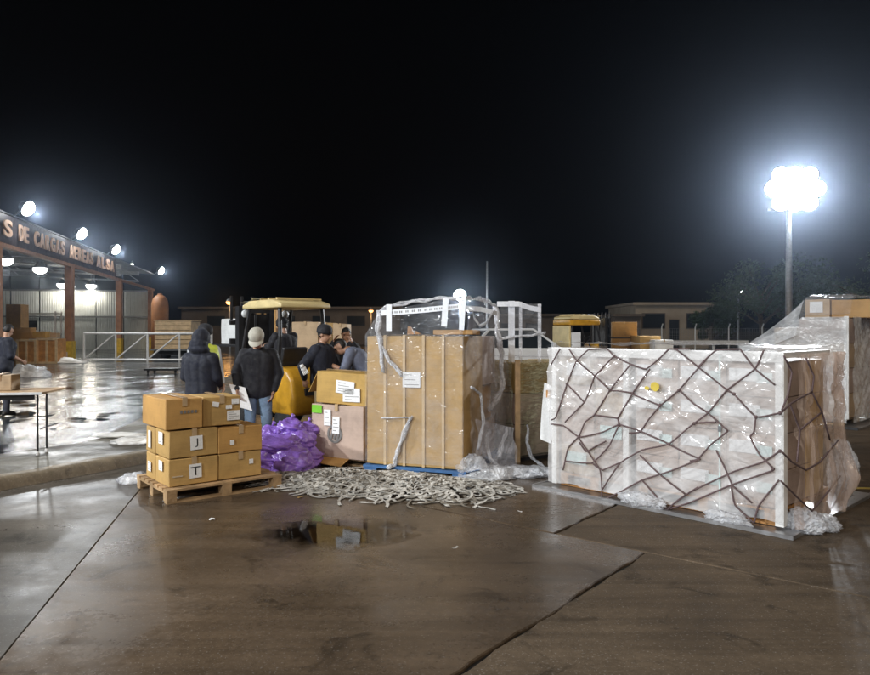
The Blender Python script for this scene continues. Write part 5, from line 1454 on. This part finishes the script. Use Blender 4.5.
def car(label, loc, rz):
    t = thing('parked_car', label, 'car', loc, rz)
    body = rounded(MB().prism([(-2.05, .32), (-2.08, .72), (-1.95, .92), (-1.1, .98), (1.0, .96), (1.95, .80), (2.08, .62), (2.06, .32)], -.84, .84), 3, .07)
    obj('body', body, 'hull_white', t, True)
    def cabin(dy, mat, nm, x=((-1.75, .95), (-1.15, 1.40), (.25, 1.42), (1.05, .95))):
        mb = MB(); n = len(x); ins = [0, .16, .16, 0]
        vs = [(a, -.80 + dy + ins[i], b) for i, (a, b) in enumerate(x)] + [(a, .80 - dy - ins[i], b) for i, (a, b) in enumerate(x)]
        mb.add(vs, [list(range(n)), list(range(2 * n - 1, n - 1, -1))] + [[i, i + n, (i + 1) % n + n, (i + 1) % n] for i in range(n)]); return obj(nm, mb, mat, t)
    cabin(0, 'glass', 'window_band')
    obj('roof', rounded(MB().box((-1.18, -.65, 1.395), (.28, .65, 1.455)), 2, .025), 'hull_white', t, True)
    for s in (-1, 1):
        for a, b in (((-1.75, .96), (-1.15, 1.42)), ((-.45, .97), (-.42, 1.42)), ((1.05, .95), (.25, 1.43))):
            obj('pillar', MB().beam((a[0], s * .80, a[1]), (b[0], s * .645, b[1]), .07, .05), 'hull_white', t)
        obj('headlight', MB().box((1.90, s * .6 - .17, .60), (2.09, s * .6 + .17, .74)), 'galv', t); obj('mirror', rounded(MB().box((.72, s * .92 - .07, .98), (.82, s * .92 + .07, 1.10)), 2, .02), 'hull_white', t)
        for x in (-1.3, 1.3): wheel(t, x, s * .76, .31, .2)
    return t
car('white car partly hidden behind the brown load', (2.55, 22.0, 0), R(18)).scale = (1.05, 1.05, 1.2)

# ================================================================== PEOPLE
def at(u, d, z=0.0): return Vector(((u - U0) / F * d, d, z))
person('person in a dark hooded jacket seen from behind, hood up', at(201, 9.0), R(168), dict(
    ell=(.235, .0, 1.15), elr=(-.235, .0, 1.15), wrl=(.16, -.22, 1.02), wrr=(-.16, -.22, 1.02), head=(0, -.03, 1.63)), 'navy', 'dark_trousers', (12, -12), hood=True, bulk=1.14, scale=.955)
person('person in black jacket, pale cap and jeans looking down at papers', at(258, 9.3), R(4), dict(
    neck=(0, -.02, 1.49), head=(0, -.09, 1.60), elr=(-.28, -.02, 1.15), wrr=(-.24, -.16, .93), ell=(.27, .04, 1.14), wrl=(.22, -.05, .90), knl=(.12, -.03, .5), knr=(-.10, -.03, .5)),
    'black_cloth', 'denim', (38, -4), hat='cap', hatmat='cap_grey', bulk=1.16, scale=.985)
pp = thing('paper_sheet', 'white papers held by the person in jeans and cap', 'paper', at(238.5, 9.1, .9))
for k in range(2): obj('sheet', MB().grid(lambda u, v: (-.12 + .20 * u + .10 * v, -.012 * k + .03 * math.sin(2 * u + v), .10 - .30 * v - .05 * u), 8, 8), 'paper', pp, True)
person('person in a yellow safety vest behind the hooded person', at(205, 10.3), R(50), dict(elr=(-.27, -.08, 1.16), wrr=(-.20, -.30, 1.10)), 'pale_shirt', 'dark_trousers', (10, 0), hat='beanie', hatmat='black_cloth', vest=True, bulk=1.12, scale=1.0)
person('person in a dark blue jacket and dark cap, seen in profile', at(323, 10.5), R(68), dict(
    elr=(-.30, .16, 1.16), wrr=(-.26, .16, .98), ell=(.27, -.05, 1.15), wrl=(.2, -.25, 1.05), head=(0, -.03, 1.63)), 'navy', 'khaki', (8, 6), hat='beanie', hatmat='black_cloth', bulk=1.24, scale=1.0)
gp = thing('work_glove', 'white glove held beside the person in dark blue jacket', 'glove', at(303.5, 10.15, 1.14)); gp.scale = (.75, .75, .75); gp.rotation_euler = (0, R(150), 0)
mb = MB(); ell(mb, (0, 0, 0), .055, .03, .06)
for k in range(4): capsule(mb, (-.04 + .027 * k, 0, .04), (-.045 + .03 * k, -.01, .11), .014, .012, 8, 4)
obj('palm', mb, 'paper', gp, True); obj('cuff', MB().lathe([(.035, -.09), (.045, -.05), (.045, -.03)], 12), 'paper', gp, True)
person('person in a grey shirt leaning forward beside the tall brown load', at(373, 10.65), R(-88), dict(
    waist=(0, -.08, 1.09), chest=(0, -.24, 1.28), neck=(0, -.38, 1.42), head=(0, -.50, 1.44), shl=(.185, -.32, 1.36), shr=(-.185, -.32, 1.36),
    ell=(.24, -.42, 1.10), elr=(-.24, -.42, 1.10), wrl=(.16, -.62, 1.18), wrr=(-.14, -.60, 1.16)), 'grey_shirt', 'dark_trousers', (35, 0), bulk=1.1, scale=1.0, sleeve='short')
person('person in black behind the leaning person, hand raised', at(346, 12.6), R(-15), dict(elr=(-.30, -.10, 1.30), wrr=(-.16, -.16, 1.52), ell=(.30, -.08, 1.28), wrl=(.20, -.18, 1.50)), 'black_cloth', 'dark_trousers', (15, -20), bulk=1.1, scale=.99)
person('person in dark shirt cut off by the left edge', at(2, 13.0, ZB), R(165), dict(
    waist=(0, -.03, 1.1), chest=(0, -.06, 1.31), neck=(0, -.09, 1.48), head=(0, -.14, 1.60), wrl=(.22, -.24, 1.02), wrr=(-.22, -.24, 1.02)), 'navy', 'dark_trousers', (30, 0), bulk=1.12, scale=.99, sleeve='short')
person('forklift operator in dark clothes sitting in the cab', FC + FW * -.10 + Vector((0, 0, .60)), math.atan2(FW.y, FW.x) + R(90), dict(
    pel=(0, 0, .60), waist=(0, .0, .74), chest=(0, -.02, .94), neck=(0, -.05, 1.10), head=(0, -.10, 1.225), shl=(.185, -.03, 1.04), shr=(-.185, -.03, 1.04),
    ell=(.26, -.14, .82), elr=(-.26, -.14, .82), wrl=(.17, -.36, .88), wrr=(-.17, -.36, .88), hil=(.1, 0, .58), hir=(-.1, 0, .58), knl=(.15, -.43, .58), knr=(-.15, -.43, .58), anl=(.14, -.46, .12), anr=(-.14, -.46, .12)),
    'black_cloth', 'dark_trousers', (20, 0), hat='beanie', hatmat='black_cloth', bulk=1.1, scale=.95)

# ================================================================== LAMP GLOW: haze volume added to imitate lens glare
hm = bpy.data.materials.new('glow_haze'); hm.use_nodes = True
hn = hm.node_tree; hn.nodes.remove(hn.nodes['Principled BSDF'])
pv_ = hn.nodes.new('ShaderNodeVolumePrincipled')
pv_.inputs['Color'].default_value = (.62, .76, 1.0, 1); pv_.inputs['Density'].default_value = HAZE; pv_.inputs['Anisotropy'].default_value = .945
hn.links.new(pv_.outputs[0], hn.nodes['Material Output'].inputs['Volume'])
hz = obj('haze', MB().box((-130, -25, -1.05), (130, 150, 12.5)), hm)
tag(hz, 'thin haze added over the whole yard for lamp glow', kind='stuff')
